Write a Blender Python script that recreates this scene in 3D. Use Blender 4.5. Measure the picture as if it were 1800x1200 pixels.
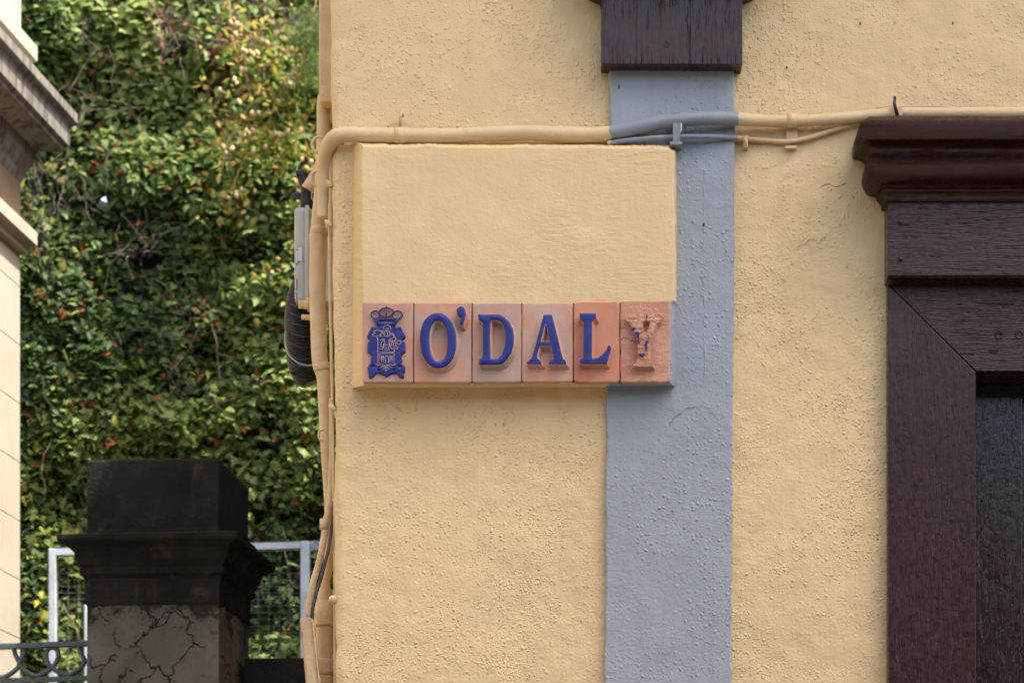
import bpy, bmesh, math, random
import numpy as np
from mathutils import Vector, Matrix
R = math.radians
random.seed(7)
rng = np.random.default_rng(7)
S = bpy.context.scene
for o in list(bpy.data.objects): bpy.data.objects.remove(o)

# ------------------------------------------------------------------ camera
F, VX, VY, D, ZC = 5000.0, 980.0, 1866.0, 5.5, 1.6     # focal length in photo pixels, horizon, metres to the wall
cd = bpy.data.cameras.new('camera'); cam = bpy.data.objects.new('camera', cd)
S.collection.objects.link(cam); S.camera = cam
cam.location = (0, -D, ZC); cam.rotation_euler = (R(90), 0, 0)
cd.sensor_width = 36; cd.lens = 36*F/1800
cd.shift_x = -(VX-900)/1800; cd.shift_y = (VY-600)/1800
cd.clip_start = .1; cd.clip_end = 500
cd.dof.use_dof = True; cd.dof.focus_distance = 5.47; cd.dof.aperture_fstop = 12.0
# ------------------------------------------------------------------ light
ELEV, AZ = 64, 22            # sun height; degrees in front of the +x direction
sd = Vector((math.cos(R(ELEV))*math.cos(R(AZ)), -math.cos(R(ELEV))*math.sin(R(AZ)), math.sin(R(ELEV))))
sl = bpy.data.lights.new('sun', 'SUN'); sun = bpy.data.objects.new('sun', sl); S.collection.objects.link(sun)
sl.energy = 3.6; sl.angle = R(.6); sl.color = (1, .95, .86)
sun.rotation_euler = sd.to_track_quat('Z', 'Y').to_euler()
w = bpy.data.worlds.new('World'); S.world = w; w.use_nodes = True
nt = w.node_tree; sky = nt.nodes.new('ShaderNodeTexSky'); sky.sky_type = 'NISHITA'; sky.sun_disc = False
sky.sun_elevation = R(ELEV); sky.sun_rotation = R(90+AZ); sky.air_density = 1.0; sky.dust_density = 4.5; sky.ozone_density = .6
bg = nt.nodes['Background']; bg.inputs['Strength'].default_value = .15
nt.links.new(sky.outputs[0], bg.inputs[0])
S.view_settings.view_transform = 'Standard'; S.view_settings.look = 'None'
S.view_settings.exposure = 1.80; S.view_settings.gamma = 1
# ------------------------------------------------------------------ helpers
def P(px, py, y=0.0):
    """photo pixel + depth behind the wall plane -> point"""
    k = (D+y)/F
    return Vector(((px-VX)*k, y, ZC+(VY-py)*k))
def link(o, parent=None):
    S.collection.objects.link(o)
    if parent: o.parent = parent
    return o
def tag(o, label=None, cat=None, group=None, kind=None):
    if label: o['label'] = label
    if cat: o['category'] = cat
    if group: o['group'] = group
    if kind: o['kind'] = kind
    return o
def empty(name, label, cat, loc=(0,0,0), group=None):
    o = bpy.data.objects.new(name, None); link(o); o.location = loc; o.empty_display_size = .1
    tag(o, label, cat, group); bpy.context.view_layer.update(); return o
def obj(name, bm, mats, parent=None, smooth=False):
    me = bpy.data.meshes.new(name); bm.to_mesh(me); bm.free()
    for m in (mats if isinstance(mats, (list, tuple)) else [mats]): me.materials.append(m)
    if smooth: me.polygons.foreach_set('use_smooth', [True]*len(me.polygons))
    o = bpy.data.objects.new(name, me); link(o, parent)
    if parent:
        pl = parent.matrix_world.translation if not parent.parent else parent.location + parent.parent.location
        o.location = -Vector(parent['_w']) if '_w' in parent else -parent.location
        o['_w'] = (0.0, 0.0, 0.0)
    else: o['_w'] = (0.0, 0.0, 0.0)
    return o
def pyobj(name, verts, faces, mats, parent=None, smooth=False):
    bm = bmesh.new(); vs = [bm.verts.new(v) for v in verts]
    for f in faces:
        try: bm.faces.new([vs[i] for i in f])
        except ValueError: pass
    return obj(name, bm, mats, parent, smooth)
def box(bm, x0, x1, y0, y1, z0, z1, bev=0, mat=0):
    vs = [bm.verts.new((x, y, z)) for x in (x0, x1) for y in (y0, y1) for z in (z0, z1)]
    fs = []
    for f in ((0,1,3,2),(4,6,7,5),(0,4,5,1),(2,3,7,6),(0,2,6,4),(1,5,7,3)):
        a = bm.faces.new([vs[i] for i in f]); a.material_index = mat; fs.append(a)
    if bev:
        es = list({e for f in fs for e in f.edges})
        bmesh.ops.bevel(bm, geom=es, offset=bev, segments=2, affect='EDGES', profile=.6)
def vnoise(x, z, scale, seed=0):
    """smooth value noise on arrays"""
    r = np.random.default_rng(seed); T = r.random((256, 256))
    u = np.asarray(x)*scale+37.3; v = np.asarray(z)*scale+91.7
    i = np.floor(u).astype(int); j = np.floor(v).astype(int); fu = u-i; fv = v-j
    fu = fu*fu*(3-2*fu); fv = fv*fv*(3-2*fv)
    a = T[i%256, j%256]; b = T[(i+1)%256, j%256]; c = T[i%256, (j+1)%256]; d = T[(i+1)%256, (j+1)%256]
    return (a*(1-fu)+b*fu)*(1-fv)+(c*(1-fu)+d*fu)*fv-.5
def catmull(pts, n=8, closed=False):
    pts = [Vector(p) for p in pts]; out = []; N = len(pts)
    rng_ = range(N if closed else N-1)
    for i in rng_:
        if closed: p0, p1, p2, p3 = pts[i-1], pts[i], pts[(i+1)%N], pts[(i+2)%N]
        else: p0, p1, p2, p3 = pts[max(i-1,0)], pts[i], pts[i+1], pts[min(i+2,N-1)]
        for k in range(n):
            t = k/n
            out.append(.5*((2*p1)+(p2-p0)*t+(2*p0-5*p1+4*p2-p3)*t*t+(3*p1-p0-3*p2+p3)*t**3))
    if not closed: out.append(pts[-1])
    return out
def tube(bm, pts, rad, seg=12, closed=False, lump=0, mat=0, seed=0, flat=1.0, cap=True):
    """rad: number or list per point"""
    n = len(pts); pts = [Vector(p) for p in pts]
    rs = rad if isinstance(rad, (list, tuple)) else [rad]*n
    rr = random.Random(seed)
    T = []
    for i in range(n):
        a = pts[i-1] if (i or closed) else pts[0]; b = pts[(i+1)%n] if (i < n-1 or closed) else pts[-1]
        t = (b-a); T.append(t.normalized() if t.length > 1e-9 else Vector((0,0,1)))
    up = Vector((0,1,0)) if abs(T[0].y) < .9 else Vector((1,0,0))
    u = T[0].cross(up).normalized(); rings = []
    for i in range(n):
        u = (u - T[i]*u.dot(T[i])).normalized(); v = T[i].cross(u)
        ring = []
        for k in range(seg):
            a = 2*math.pi*k/seg
            r = rs[i]*(1+lump*(math.sin(3*a+i*.7+seed)*.4+(rr.random()-.5)))
            ring.append(bm.verts.new(pts[i]+u*math.cos(a)*r+v*math.sin(a)*r*flat))
        rings.append(ring)
    m = n if closed else n-1
    for i in range(m):
        A, B = rings[i], rings[(i+1)%n]
        for k in range(seg):
            f = bm.faces.new((A[k], A[(k+1)%seg], B[(k+1)%seg], B[k])); f.material_index = mat; f.smooth = True
    if not closed and cap:
        f = bm.faces.new(rings[0][::-1]); f.material_index = mat
        f = bm.faces.new(rings[-1]); f.material_index = mat
# polygons in the x,z plane
def area(p): return sum(p[i][0]*p[(i+1)%len(p)][1]-p[(i+1)%len(p)][0]*p[i][1] for i in range(len(p)))/2
def resample(p, step):
    out = []
    for i in range(len(p)):
        a, b = p[i], p[(i+1)%len(p)]; L = math.dist(a, b); k = max(1, round(L/step))
        for j in range(k): out.append((a[0]+(b[0]-a[0])*j/k, a[1]+(b[1]-a[1])*j/k))
    return out
def smooth2(p, it=1):
    for _ in range(it):
        n = len(p); p = [((p[i-1][0]+2*p[i][0]+p[(i+1)%n][0])/4, (p[i-1][1]+2*p[i][1]+p[(i+1)%n][1])/4) for i in range(n)]
    return p
def offset(p, d):
    """move to the left of travel = into a counter-clockwise loop"""
    n = len(p); out = []
    for i in range(n):
        a, b, c = p[i-1], p[i], p[(i+1)%n]
        e1 = Vector((b[0]-a[0], b[1]-a[1])); e2 = Vector((c[0]-b[0], c[1]-b[1]))
        if e1.length < 1e-9 or e2.length < 1e-9: out.append(b); continue
        e1.normalize(); e2.normalize()
        m = (Vector((-e1.y, e1.x))+Vector((-e2.y, e2.x)))
        if m.length < 1e-6: out.append(b); continue
        m.normalize(); k = d/max(.6, m.dot(Vector((-e1.y, e1.x))))
        out.append((b[0]+m.x*k, b[1]+m.y*k))
    return out
def relief(bm, loops, levels, ripple=0, seed=0):
    """loops: first the outline then holes, as (x,z) lists in metres.
       levels: list of (y, inset, dx, dz, material) from back to front; the last is closed with a face"""
    ls = []
    for i, l in enumerate(loops):
        ccw = area(l) > 0
        if (i == 0) != ccw: l = l[::-1]
        ls.append(l)
    prev = None
    for li, (y, ins, dx, dz, mt) in enumerate(levels):
        cur = []
        for l in ls:
            q = offset(l, ins) if ins else l
            cur.append([bm.verts.new((a+dx, y, b+dz)) for a, b in q])
        if prev:
            for A, B in zip(prev, cur):
                n = len(A)
                for k in range(n):
                    f = bm.faces.new((A[k], A[(k+1)%n], B[(k+1)%n], B[k])); f.material_index = mt; f.smooth = li > 1 or ripple > 0
        prev = cur
    es = []
    for l in prev:
        for k in range(len(l)): es.append(bm.edges.get((l[k], l[(k+1)%len(l)])))
    g = bmesh.ops.triangle_fill(bm, edges=es, use_beauty=True, use_dissolve=False, normal=(0,-1,0))
    for f in g['geom']:
        if isinstance(f, bmesh.types.BMFace): f.material_index = levels[-1][4]
def zpoly(pts, ox, oy, sc, y):
    """outline read in an enlarged crop (origin ox,oy, scale sc) -> (x,z) metres at depth y"""
    out = []
    for a, b in pts:
        v = P(ox+a/sc, oy+b/sc, y); out.append((v.x, v.z))
    return out
def pxpoly(pts, y): return zpoly(pts, 0, 0, 1, y)
# ------------------------------------------------------------------ materials
class N:
    def __init__(s, name):
        s.m = bpy.data.materials.new(name); s.m.use_nodes = True; s.t = s.m.node_tree
        s.b = s.t.nodes['Principled BSDF']; s.c = s.t.nodes.new('ShaderNodeTexCoord').outputs['Object']
    def n(s, typ, ins=None, **kw):
        x = s.t.nodes.new('ShaderNode'+typ)
        for k, v in kw.items(): setattr(x, k, v)
        for k, v in (ins or {}).items(): s.put(x.inputs[k], v)
        return x
    def put(s, sock, v):
        if isinstance(v, bpy.types.NodeSocket): s.t.links.new(v, sock)
        elif isinstance(v, (tuple, list)) and sock.type == 'RGBA' and len(v) == 3: sock.default_value = (*v, 1)
        else: sock.default_value = v
    def map(s, scale=(1,1,1), rot=(0,0,0), loc=(0,0,0), src=None):
        return s.n('Mapping', {'Vector': src or s.c, 'Scale': scale, 'Rotation': rot, 'Location': loc}).outputs[0]
    def noise(s, scale, detail=3, rough=.55, vec=None, dist=0):
        return s.n('TexNoise', {'Vector': vec or s.c, 'Scale': scale, 'Detail': detail, 'Roughness': rough, 'Distortion': dist}).outputs[0]
    def vor(s, scale, vec=None, feature='F1', out='Distance'):
        return s.n('TexVoronoi', {'Vector': vec or s.c, 'Scale': scale}, feature=feature).outputs[out]
    def rng(s, v, a, b, c=0.0, d=1.0, smooth=True):
        return s.n('MapRange', {'Value': v, 'From Min': a, 'From Max': b, 'To Min': c, 'To Max': d}, interpolation_type='SMOOTHSTEP' if smooth else 'LINEAR').outputs[0]
    def math(s, op, a, b=0.0, c=0.0):
        x = s.n('Math', operation=op); s.put(x.inputs[0], a); s.put(x.inputs[1], b); s.put(x.inputs[2], c); return x.outputs[0]
    def mul(s, a, b): return s.math('MULTIPLY', a, b)
    def add(s, a, b): return s.math('ADD', a, b)
    def mix(s, f, a, b, blend='MIX'):
        x = s.n('Mix', data_type='RGBA', blend_type=blend); s.put(x.inputs[0], f); s.put(x.inputs[6], a); s.put(x.inputs[7], b); return x.outputs[2]
    def bump(s, h, dist=.001, strength=1.0, prev=None):
        x = s.n('Bump', {'Height': h, 'Distance': dist, 'Strength': strength})
        if prev: s.put(x.inputs['Normal'], prev)
        return x.outputs[0]
    def done(s, col=None, rough=None, nor=None, **kw):
        if col is not None: s.put(s.b.inputs['Base Color'], col)
        if rough is not None: s.put(s.b.inputs['Roughness'], rough)
        if nor is not None: s.put(s.b.inputs['Normal'], nor)
        for k, v in kw.items(): s.put(s.b.inputs[k.replace('_', ' ')], v)
        return s.m
YEL = (.690, .500, .250); GREY = (.300, .320, .332)
def plaster(name, col, knob=1.0, stroke=.3, patch=True, rough=.62, seed=0.0, worn=0.0, bd=.0037, st2w=.6):
    s = N(name)
    c = s.map(loc=(seed, seed*.7, seed*.3))
    n1 = s.noise(3.0, 2, vec=c); n2 = s.noise(14, 4, vec=c); n3 = s.noise(160, 4, .6, vec=c)
    # knobs of render: two sizes of round grains whose density varies
    wob = s.n('VectorMath', operation='ADD'); s.put(wob.inputs[0], c)
    nz = s.n('TexNoise', {'Vector': c, 'Scale': 55.0, 'Detail': 2.0}); sc = s.n('VectorMath', operation='SCALE'); s.put(sc.inputs[0], nz.outputs['Color']); sc.inputs['Scale'].default_value = .006
    s.put(wob.inputs[1], sc.outputs[0]); wv = wob.outputs[0]
    mask = s.rng(s.noise(6, 3, vec=c), .36, .60)
    k1 = s.n('TexVoronoi', {'Vector': wv, 'Scale': 122.0}); k2 = s.n('TexVoronoi', {'Vector': wv, 'Scale': 235.0})
    r1 = s.rng(s.n('SeparateColor', {0: k1.outputs['Color']}).outputs[0], .45, .95)
    r2 = s.rng(s.n('SeparateColor', {0: k2.outputs['Color']}).outputs[1], .3, .9)
    h1 = s.mul(s.rng(k1.outputs['Distance'], .52, .02), r1); h2 = s.mul(s.rng(k2.outputs['Distance'], .55, .0), r2)
    hk = s.add(s.mul(h1, .62), s.mul(h2, .5)); hk = s.mul(hk, s.add(s.mul(mask, .8), .2) if patch else 1.0)
    pit = s.rng(s.vor(47, vec=wv), .10, .03); pit = s.mul(pit, s.rng(n2, .56, .68))
    # trowel strokes, horizontal and slanted
    st1 = s.mul(s.noise(1, 5, .65, vec=s.map((26, 26, 150), rot=(0, R(-5), 0), src=wv)), s.rng(s.noise(11, 3, vec=c), .38, .62, .15, 1.3))
    st2 = s.noise(1, 4, .6, vec=s.map((95, 12, 9), rot=(0, R(42), 0), src=c))
    stm = s.rng(s.noise(4.2, 2, vec=s.map(loc=(9, 3, 1), src=c)), .42, .6)
    hs = s.add(s.mul(st1, s.math('SUBTRACT', 1.0, stm)), s.mul(st2, s.mul(stm, st2w)))
    h = s.add(s.mul(hk, 1.0*knob), s.add(s.mul(n3, .32), s.add(s.mul(n2, .9), s.mul(hs, stroke))))
    h = s.math('SUBTRACT', h, s.mul(pit, .1))
    nor = s.bump(h, bd)
    v = s.add(s.mul(n1, .5), s.mul(n2, .5))
    c1 = s.mix(s.rng(v, .3, .7), tuple(x*.93 for x in col), tuple(min(1, x*1.05) for x in col))
    c1 = s.mix(s.mul(s.rng(s.noise(30, 5, .7, vec=c), .55, .8), .14), c1, tuple(x*.72 for x in col))
    c1 = s.mix(s.mul(pit, .05), c1, tuple(x*.5 for x in col))
    # rain streaks: faint
    stx = s.rng(s.noise(1, 4, .6, vec=s.map((38, 38, 2.2), src=c)), .5, .75)
    c1 = s.mix(s.mul(stx, .10+worn), c1, (col[0]*.62, col[1]*.6, col[2]*.6))
    return s.done(c1, s.rng(n3, .3, .7, rough-.06, rough+.12), nor, **{'Specular_IOR_Level': .28})
M_YEL = plaster('yellow_render', YEL, 1.0, .35)
M_PAN = plaster('yellow_trowelled', YEL, .32, .6, seed=3.1, bd=.0030, st2w=.15)
M_GRY = plaster('grey_paint', GREY, .9, .3, rough=.5, seed=5.3, bd=.0038)
def pipe_mat():
    s = N('pipe_paint'); x = s.n('SeparateXYZ', {0: s.c}).outputs[0]; z = s.n('SeparateXYZ', {0: s.c}).outputs[2]
    e = s.mul(s.math('SUBTRACT', s.noise(60, 3), .5), .016)
    xx = s.add(x, e)
    a = P(1072, 236, -.02).x; b = P(1298, 210, -.02).x
    g = s.mul(s.rng(xx, a-.0006, a+.0006), s.rng(xx, b+.0006, b-.0006))
    n2 = s.noise(45, 4); n3 = s.noise(220, 4, .6)
    col = s.mix(g, (.63, .45, .235), (.235, .250, .275))
    col = s.mix(s.mul(s.rng(s.noise(35, 5, .7), .56, .72), .35), col, (.36, .27, .17))
    return s.done(col, .5, s.bump(s.add(s.mul(n2, .8), s.mul(n3, .35)), .0022), **{'Specular_IOR_Level': .3})
M_PIPE = pipe_mat()
def plain(name, col, rough=.5, bump=.3, scale=60, var=.15, spec=.4, metal=0, dist=.001):
    s = N(name); n = s.noise(scale, 4, .6); n2 = s.noise(scale*.15, 3)
    c = s.mix(s.rng(n2, .3, .7), tuple(x*(1-var) for x in col), tuple(min(1, x*(1+var)) for x in col))
    return s.done(c, s.rng(n, .3, .7, rough*.85, min(1, rough*1.15)), s.bump(s.add(n, n2), dist, bump), Specular_IOR_Level=spec, Metallic=metal)
def wood(name, axis='x', rough=.3, seed=0.0, dark=(.031, .0100, .0078), wear=1.0, coat=0.0, bmp=1.0, spec=.38):
    s = N(name)
    c = s.map(loc=(seed, seed, seed))
    st = (9, 40, 110) if axis == 'x' else (110, 40, 9)
    st2 = (26, 60, 420) if axis == 'x' else (420, 60, 26)
    wn = s.n('TexNoise', {'Vector': c, 'Scale': 5.0, 'Detail': 2.0}); sc = s.n('VectorMath', operation='SCALE'); s.put(sc.inputs[0], wn.outputs['Color']); sc.inputs['Scale'].default_value = .02
    ad = s.n('VectorMath', operation='ADD'); s.put(ad.inputs[0], c); s.put(ad.inputs[1], sc.outputs[0]); cw = ad.outputs[0]
    g1 = s.noise(1, 5, .65, vec=s.map(st, src=cw)); g2 = s.noise(1, 4, .65, vec=s.map(st2, src=cw))
    g3 = s.noise(70, 5, .65, vec=c)
    crack = s.rng(g2, .42, .34); cr2 = s.rng(g1, .38, .31)
    m = s.rng(s.noise(9, 3, vec=c), .4, .62)
    h = s.add(s.mul(g1, .7), s.add(s.mul(g2, .5), s.mul(g3, .32)))
    h = s.math('SUBTRACT', h, s.add(s.mul(s.mul(crack, m), .8), s.mul(cr2, .7)))
    nor = s.bump(h, .0021*bmp)
    # paint worn through to redder wood along the open grain
    col = s.mix(s.math('MINIMUM', s.add(s.mul(crack, .8), s.mul(s.rng(g3, .55, .7), .35*wear)), 1.0), dark, (.052, .012, .010))
    rg = s.add(s.rng(g3, .3, .7, rough-.05, rough+.14), s.mul(crack, .25))
    return s.done(col, rg, nor, Specular_IOR_Level=spec, Coat_Weight=coat, Coat_Roughness=.12)
M_WX = wood('brown_wood_grain_across', 'x', .22); M_WZ = wood('brown_wood_grain_upright', 'z', .22, 2.0)
M_WP = wood('brown_door_panel', 'z', .15, 4.0, (.022, .010, .009), 1.0, .3, .8, .6); M_WC = wood('brown_moulding', 'x', .20, 7.0, (.026, .0080, .0072), .05, .0, .5, .24)
M_BLUE = None
def glaze():
    s = N('blue_glaze'); n = s.noise(90, 4, .6); n2 = s.noise(22, 3)
    c = s.mix(s.rng(s.noise(40, 4), .3, .7), (.005, .009, .105), (.012, .020, .190))
    c = s.mix(s.mul(s.rng(n, .63, .7), .5), c, (.05, .06, .30))
    return s.done(c, s.rng(n2, .3, .7, .28, .5), s.bump(s.add(s.mul(n, .3), n2), .0012), Specular_IOR_Level=.5)
M_BLUE = glaze()
def clay(name, a, b, c3, bumpd=.0012, seed=0.0, rough=.55, knob=0):
    s = N(name); c = s.map(loc=(seed, seed*1.3, seed*.6))
    n1 = s.noise(26, 4, .6, vec=s.map((1, 1, .45), src=c), dist=.8); n2 = s.noise(12, 3, vec=c, dist=.5); n3 = s.noise(240, 4, .65, vec=c)
    col = s.mix(s.rng(n1, .42, .60), a, b); col = s.mix(s.mul(s.rng(n2, .48, .62), .9), col, c3)
    sm = s.noise(1, 4, .6, vec=s.map((70, 70, 16), src=c)); col = s.mix(s.mul(s.rng(sm, .56, .72), .28), col, (a[0]*.95, a[1]*1.25, a[2]*1.5))
    col = s.mix(s.mul(s.rng(s.noise(160, 5, .7, vec=c), .60, .72), .35), col, tuple(x*.55 for x in a))
    h = s.add(s.mul(n3, .5), s.mul(n2, .6))
    if knob: h = s.add(h, s.add(s.mul(s.noise(110, 6, .75, vec=c), 1.6*knob), s.mul(s.noise(45, 4, .6, vec=s.map((.5, 1, 1.6), src=c)), 1.2*knob)))
    return s.done(col, rough, s.bump(h, bumpd), Specular_IOR_Level=.3)
# ------------------------------------------------------------------ ground
bm = bmesh.new(); bmesh.ops.create_grid(bm, x_segments=8, y_segments=8, size=60)
M_GROUND = plain('street_paving', (.030, .029, .028), .85, .5, 30)
g = obj('ground', bm, M_GROUND); tag(g, kind='structure')
# ------------------------------------------------------------------ THE YELLOW HOUSE
house = empty('house', 'yellow rendered house corner with grey corner strip and brown woodwork', 'house', (0, 0, 0))
XL = P(590, 600).x
HD, HH = 4.0, 5.7
def wall_sheet():
    # path round the corner in plan: side wall, rounded arris, front
    path = []
    for y in np.linspace(HD-.002, .4, 8): path.append((XL, y, 1, 0))
    for y in np.arange(.36, .02, -.02): path.append((XL, y, 1, 0))
    rc = .016
    for k in range(0, 7):
        a = k/6*math.pi/2; path.append((XL+rc-rc*math.cos(a), rc-rc*math.sin(a), math.cos(a), math.sin(a)))
    xs = list(np.arange(XL+rc+.005, 1.06, .005))
    for x in xs: path.append((x, 0, 0, 1))
    for x in np.linspace(1.1, 4.5, 12): path.append((x, 0, 0, 1))
    zs = list(np.linspace(0, 2.1, 10))+list(np.arange(2.15, 3.85, .005))+list(np.linspace(3.9, HH, 10))
    lean = lambda z: (-.0115*np.clip((z-2.4)/1.25, -.2, 1.4))
    pa = np.array(path); Z = np.array(zs)
    s = np.concatenate([[0], np.cumsum(np.hypot(np.diff(pa[:,0]), np.diff(pa[:,1])))])
    A, B = np.meshgrid(np.arange(len(pa)), Z, indexing='ij')
    sv = s[A]
    h = .0030*vnoise(sv, B, 4, 1)+.0022*vnoise(sv, B, 11, 2)+.0016*vnoise(sv, B, 28, 3)+.0012*vnoise(sv, B, 70, 4)
    corner = np.exp(-((pa[A,0]-XL)**2+pa[A,1]**2)/.03**2)
    h = h+corner*(.006*vnoise(sv*0, B, 3, 5)+.004*vnoise(sv*0+.3, B, 12, 6)+.002*vnoise(sv*0+.3, B, 40, 6))
    # cement smeared under and beside the ledge, worn patch under the conduit
    Xp = pa[A,0]
    h = h+.0025*np.exp(-(((Xp-P(1430,0).x)/.09)**2+((B-P(0,320).z)/.07)**2))
    X = pa[A,0]-pa[A,2]*h+lean(B)*np.clip(1-(pa[A,0]-XL)/.3, 0, 1); Y = pa[A,1]-pa[A,3]*h
    V = np.stack([X, Y, B], -1).reshape(-1, 3); nz = len(Z); F_ = []
    ox0, ox1, oz1 = .798, 1.95, P(0, 642).z
    for i in range(len(pa)-1):
        xm = (pa[i,0]+pa[i+1,0])/2
        for j in range(nz-1):
            if pa[i,3] == 1 and ox0 < xm < ox1 and (zs[j]+zs[j+1])/2 < oz1: continue
            a = i*nz+j; F_.append((a, a+nz, a+nz+1, a+1))
    me = bpy.data.meshes.new('wall'); me.from_pydata(V.tolist(), [], F_); me.materials.append(M_YEL)
    me.polygons.foreach_set('use_smooth', [True]*len(me.polygons))
    o = bpy.data.objects.new('wall', me); link(o, house); return o
wall_sheet()
bm = bmesh.new()    # unseen roof slab, its eaves sized to keep sun off the wall
box(bm, XL-.05, 6.5, -.80, HD+.2, HH, HH+.16); obj('roof', bm, plain('roof_clay', (.30, .14, .09), .8), house)
# grey pilaster with ragged edges
def ragged(pts, step, amp, seed):
    p = resample(pts, step); p = [(x, z) for x, z in p]; a = np.array(p)
    dx = amp*(vnoise(a[:,0], a[:,1], 60, seed)+1.2*vnoise(a[:,0], a[:,1], 190, seed+1)+1.0*vnoise(a[:,0], a[:,1], 18, seed+3))
    dz = amp*(vnoise(a[:,0], a[:,1], 55, seed+5)+1.2*vnoise(a[:,0], a[:,1], 180, seed+6))
    return list(zip((a[:,0]+dx).tolist(), (a[:,1]+dz).tolist()))
pil = pxpoly([(1072,-60),(1290,-60),(1291,250),(1289,600),(1287,800),(1285,1330),(1061,1330),(1065,800),(1066,660),(1071,330)], 0)
bm = bmesh.new(); rp = ragged(pil, .004, .0020, 11)
relief(bm, [rp], [(.004, 0, 0, 0, 0), (-.009, 0, 0, 0, 0), (-.0125, .0016, 0, 0, 0), (-.0135, .004, 0, 0, 0)])
obj('pilaster', bm, M_GRY, house, False)
# patches of filler on the pilaster (thin skins of cement)
def blob(cx, cy, rx, ry, seed, y, th, mat, name='filler_patch'):
    n = 60; r = random.Random(seed); ph = [r.random()*6 for _ in range(4)]
    pts = []
    for k in range(n):
        a = 2*math.pi*k/n; q = 1+.13*math.sin(2*a+ph[0])+.08*math.sin(3*a+ph[1])+.03*math.sin(7*a+ph[2])+.012*math.sin(13*a+ph[3])
        v = P(cx+rx*q*math.cos(a), cy+ry*q*math.sin(a), y); pts.append((v.x, v.z))
    bm = bmesh.new(); relief(bm, [pts], [(y+.001, 0, 0, 0, 0), (y-th*.55, .0012, 0, 0, 0), (y-th*.85, .004, 0, 0, 0), (y-th, .008, 0, 0, 0)])
    for f in bm.faces: f.smooth = True
    return obj(name, bm, mat, house)

bm = bmesh.new()   # trowel ridge up the pilaster
rp = catmull([P(1238+random.uniform(-1.5,1.5), y, -.0128) for y in range(262, 690, 22)], 6)
tube(bm, rp, [.0010+.0014*abs(math.sin(i*.37)*math.sin(i*.11)) for i in range(len(rp))], 8, lump=.5, flat=.8)
obj('plaster_ridge', bm, M_GRY, house)
# raised panel of plaster over the sign, and its ledge
def panel():
    front = [(634,254),(700,257),(760,254),(840,258),(930,255),(1000,256),(1060,258),(1120,257),(1176,257),(1186,266),(1187,400),(1188,529),(1183,533),(1181,675),(1066,675),(640,675),(637,600),(633,430)]
    back = [(621,246),(700,250),(760,249),(840,250),(930,249),(1000,250),(1060,250),(1120,250),(1180,250),(1190,260),(1190,400),(1190,529),(1190,533),(1190,680),(1066,681),(618,682),(619,600),(620,430)]
    fr = pxpoly(front, -.048); bk = pxpoly(back, 0)
    # put both on a common resampling
    A, B = [], []
    for i in range(len(fr)):
        a0, a1, b0, b1 = fr[i], fr[(i+1)%len(fr)], bk[i], bk[(i+1)%len(bk)]
        k = max(1, round(math.dist(a0, a1)/.004))
        for j in range(k):
            t = j/k; A.append((a0[0]+(a1[0]-a0[0])*t, a0[1]+(a1[1]-a0[1])*t)); B.append((b0[0]+(b1[0]-b0[0])*t, b0[1]+(b1[1]-b0[1])*t))
    a = np.array(A); am = np.where(a[:,1] > P(0, 300, -.048).z, .0042, .0014)
    jz = am*(vnoise(a[:,0], a[:,1], 70, 21)+.9*vnoise(a[:,0], a[:,1], 210, 22)+.8*vnoise(a[:,0], a[:,1], 14, 25)); jx = .0014*(vnoise(a[:,0], a[:,1], 60, 23)+vnoise(a[:,0], a[:,1], 200, 24))
    A = [(p[0]+x, p[1]+z) for p, x, z in zip(A, jx, jz)]
    if area(A) < 0: A = A[::-1]; B = B[::-1]
    bm = bmesh.new(); rings = []
    ys = [(.003, 0, 1), (-.002, .0, .93), (-.036, .0, .16), (-.0445, .0006, 0), (-.0470, .0022, 0), (-.048, .0052, 0)]
    for y, ins, t in ys:
        q = [(p[0]*(1-t)+b[0]*t, p[1]*(1-t)+b[1]*t) for p, b in zip(A, B)]
        if ins: q = offset(q, ins)
        rings.append([bm.verts.new((x, y, z)) for x, z in q])
    for ri, (r0, r1) in enumerate(zip(rings, rings[1:])):
        n = len(r0)
        for k in range(n):
            f = bm.faces.new((r0[k], r0[(k+1)%n], r1[(k+1)%n], r1[k])); f.smooth = ri > 2
            c = f.calc_center_median()
            gx = P(1068, 0, -.03).x
            if c.x > gx and c.z < P(0, 531, -.03).z: f.material_index = 1
    es = [bm.edges.get((rings[-1][k], rings[-1][(k+1)%len(rings[-1])])) for k in range(len(rings[-1]))]
    bmesh.ops.triangle_fill(bm, edges=es, use_beauty=True, normal=(0,-1,0))
    return obj('raised_panel', bm, [M_PAN, M_GRY], house)
panel()
# cracks, chips and little holes
M_CRK = plain('crack_shadow', (.10, .10, .11), .9); M_CRY = plain('crack_ochre', (.25, .16, .08), .9)
def crackline(pts, y, mat, r=.0006, seed=0):
    rr = random.Random(seed); q = catmull([P(a+rr.uniform(-1, 1), b+rr.uniform(-1, 1), y) for a, b in pts], 5)
    q = [v+Vector((rr.uniform(-.0007, .0007), 0, rr.uniform(-.0007, .0007))) for v in q]
    bm = bmesh.new(); tube(bm, q, [r*(.3+rr.random()) for _ in q], 5, flat=.6); obj('crack', bm, mat, house)
crackline([(1178,744),(1186,733),(1196,727),(1206,716),(1217,717),(1228,713),(1240,716),(1250,722),(1258,732)], -.0150, M_CRK, .0005, 1)
0 and crackline([(1212,676),(1220,668),(1232,676),(1240,668),(1228,660),(1216,664)], -.0140, M_CRK, .0008, 2)
0 and crackline([(1205,455),(1215,462),(1226,456),(1236,446),(1240,458),(1232,470)], -.0138, M_CRK, .0008, 3)
0 and crackline([(1236,280),(1237,340),(1235,400),(1238,470),(1236,560)], -.0146, M_CRK, .0004, 4)
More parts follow.
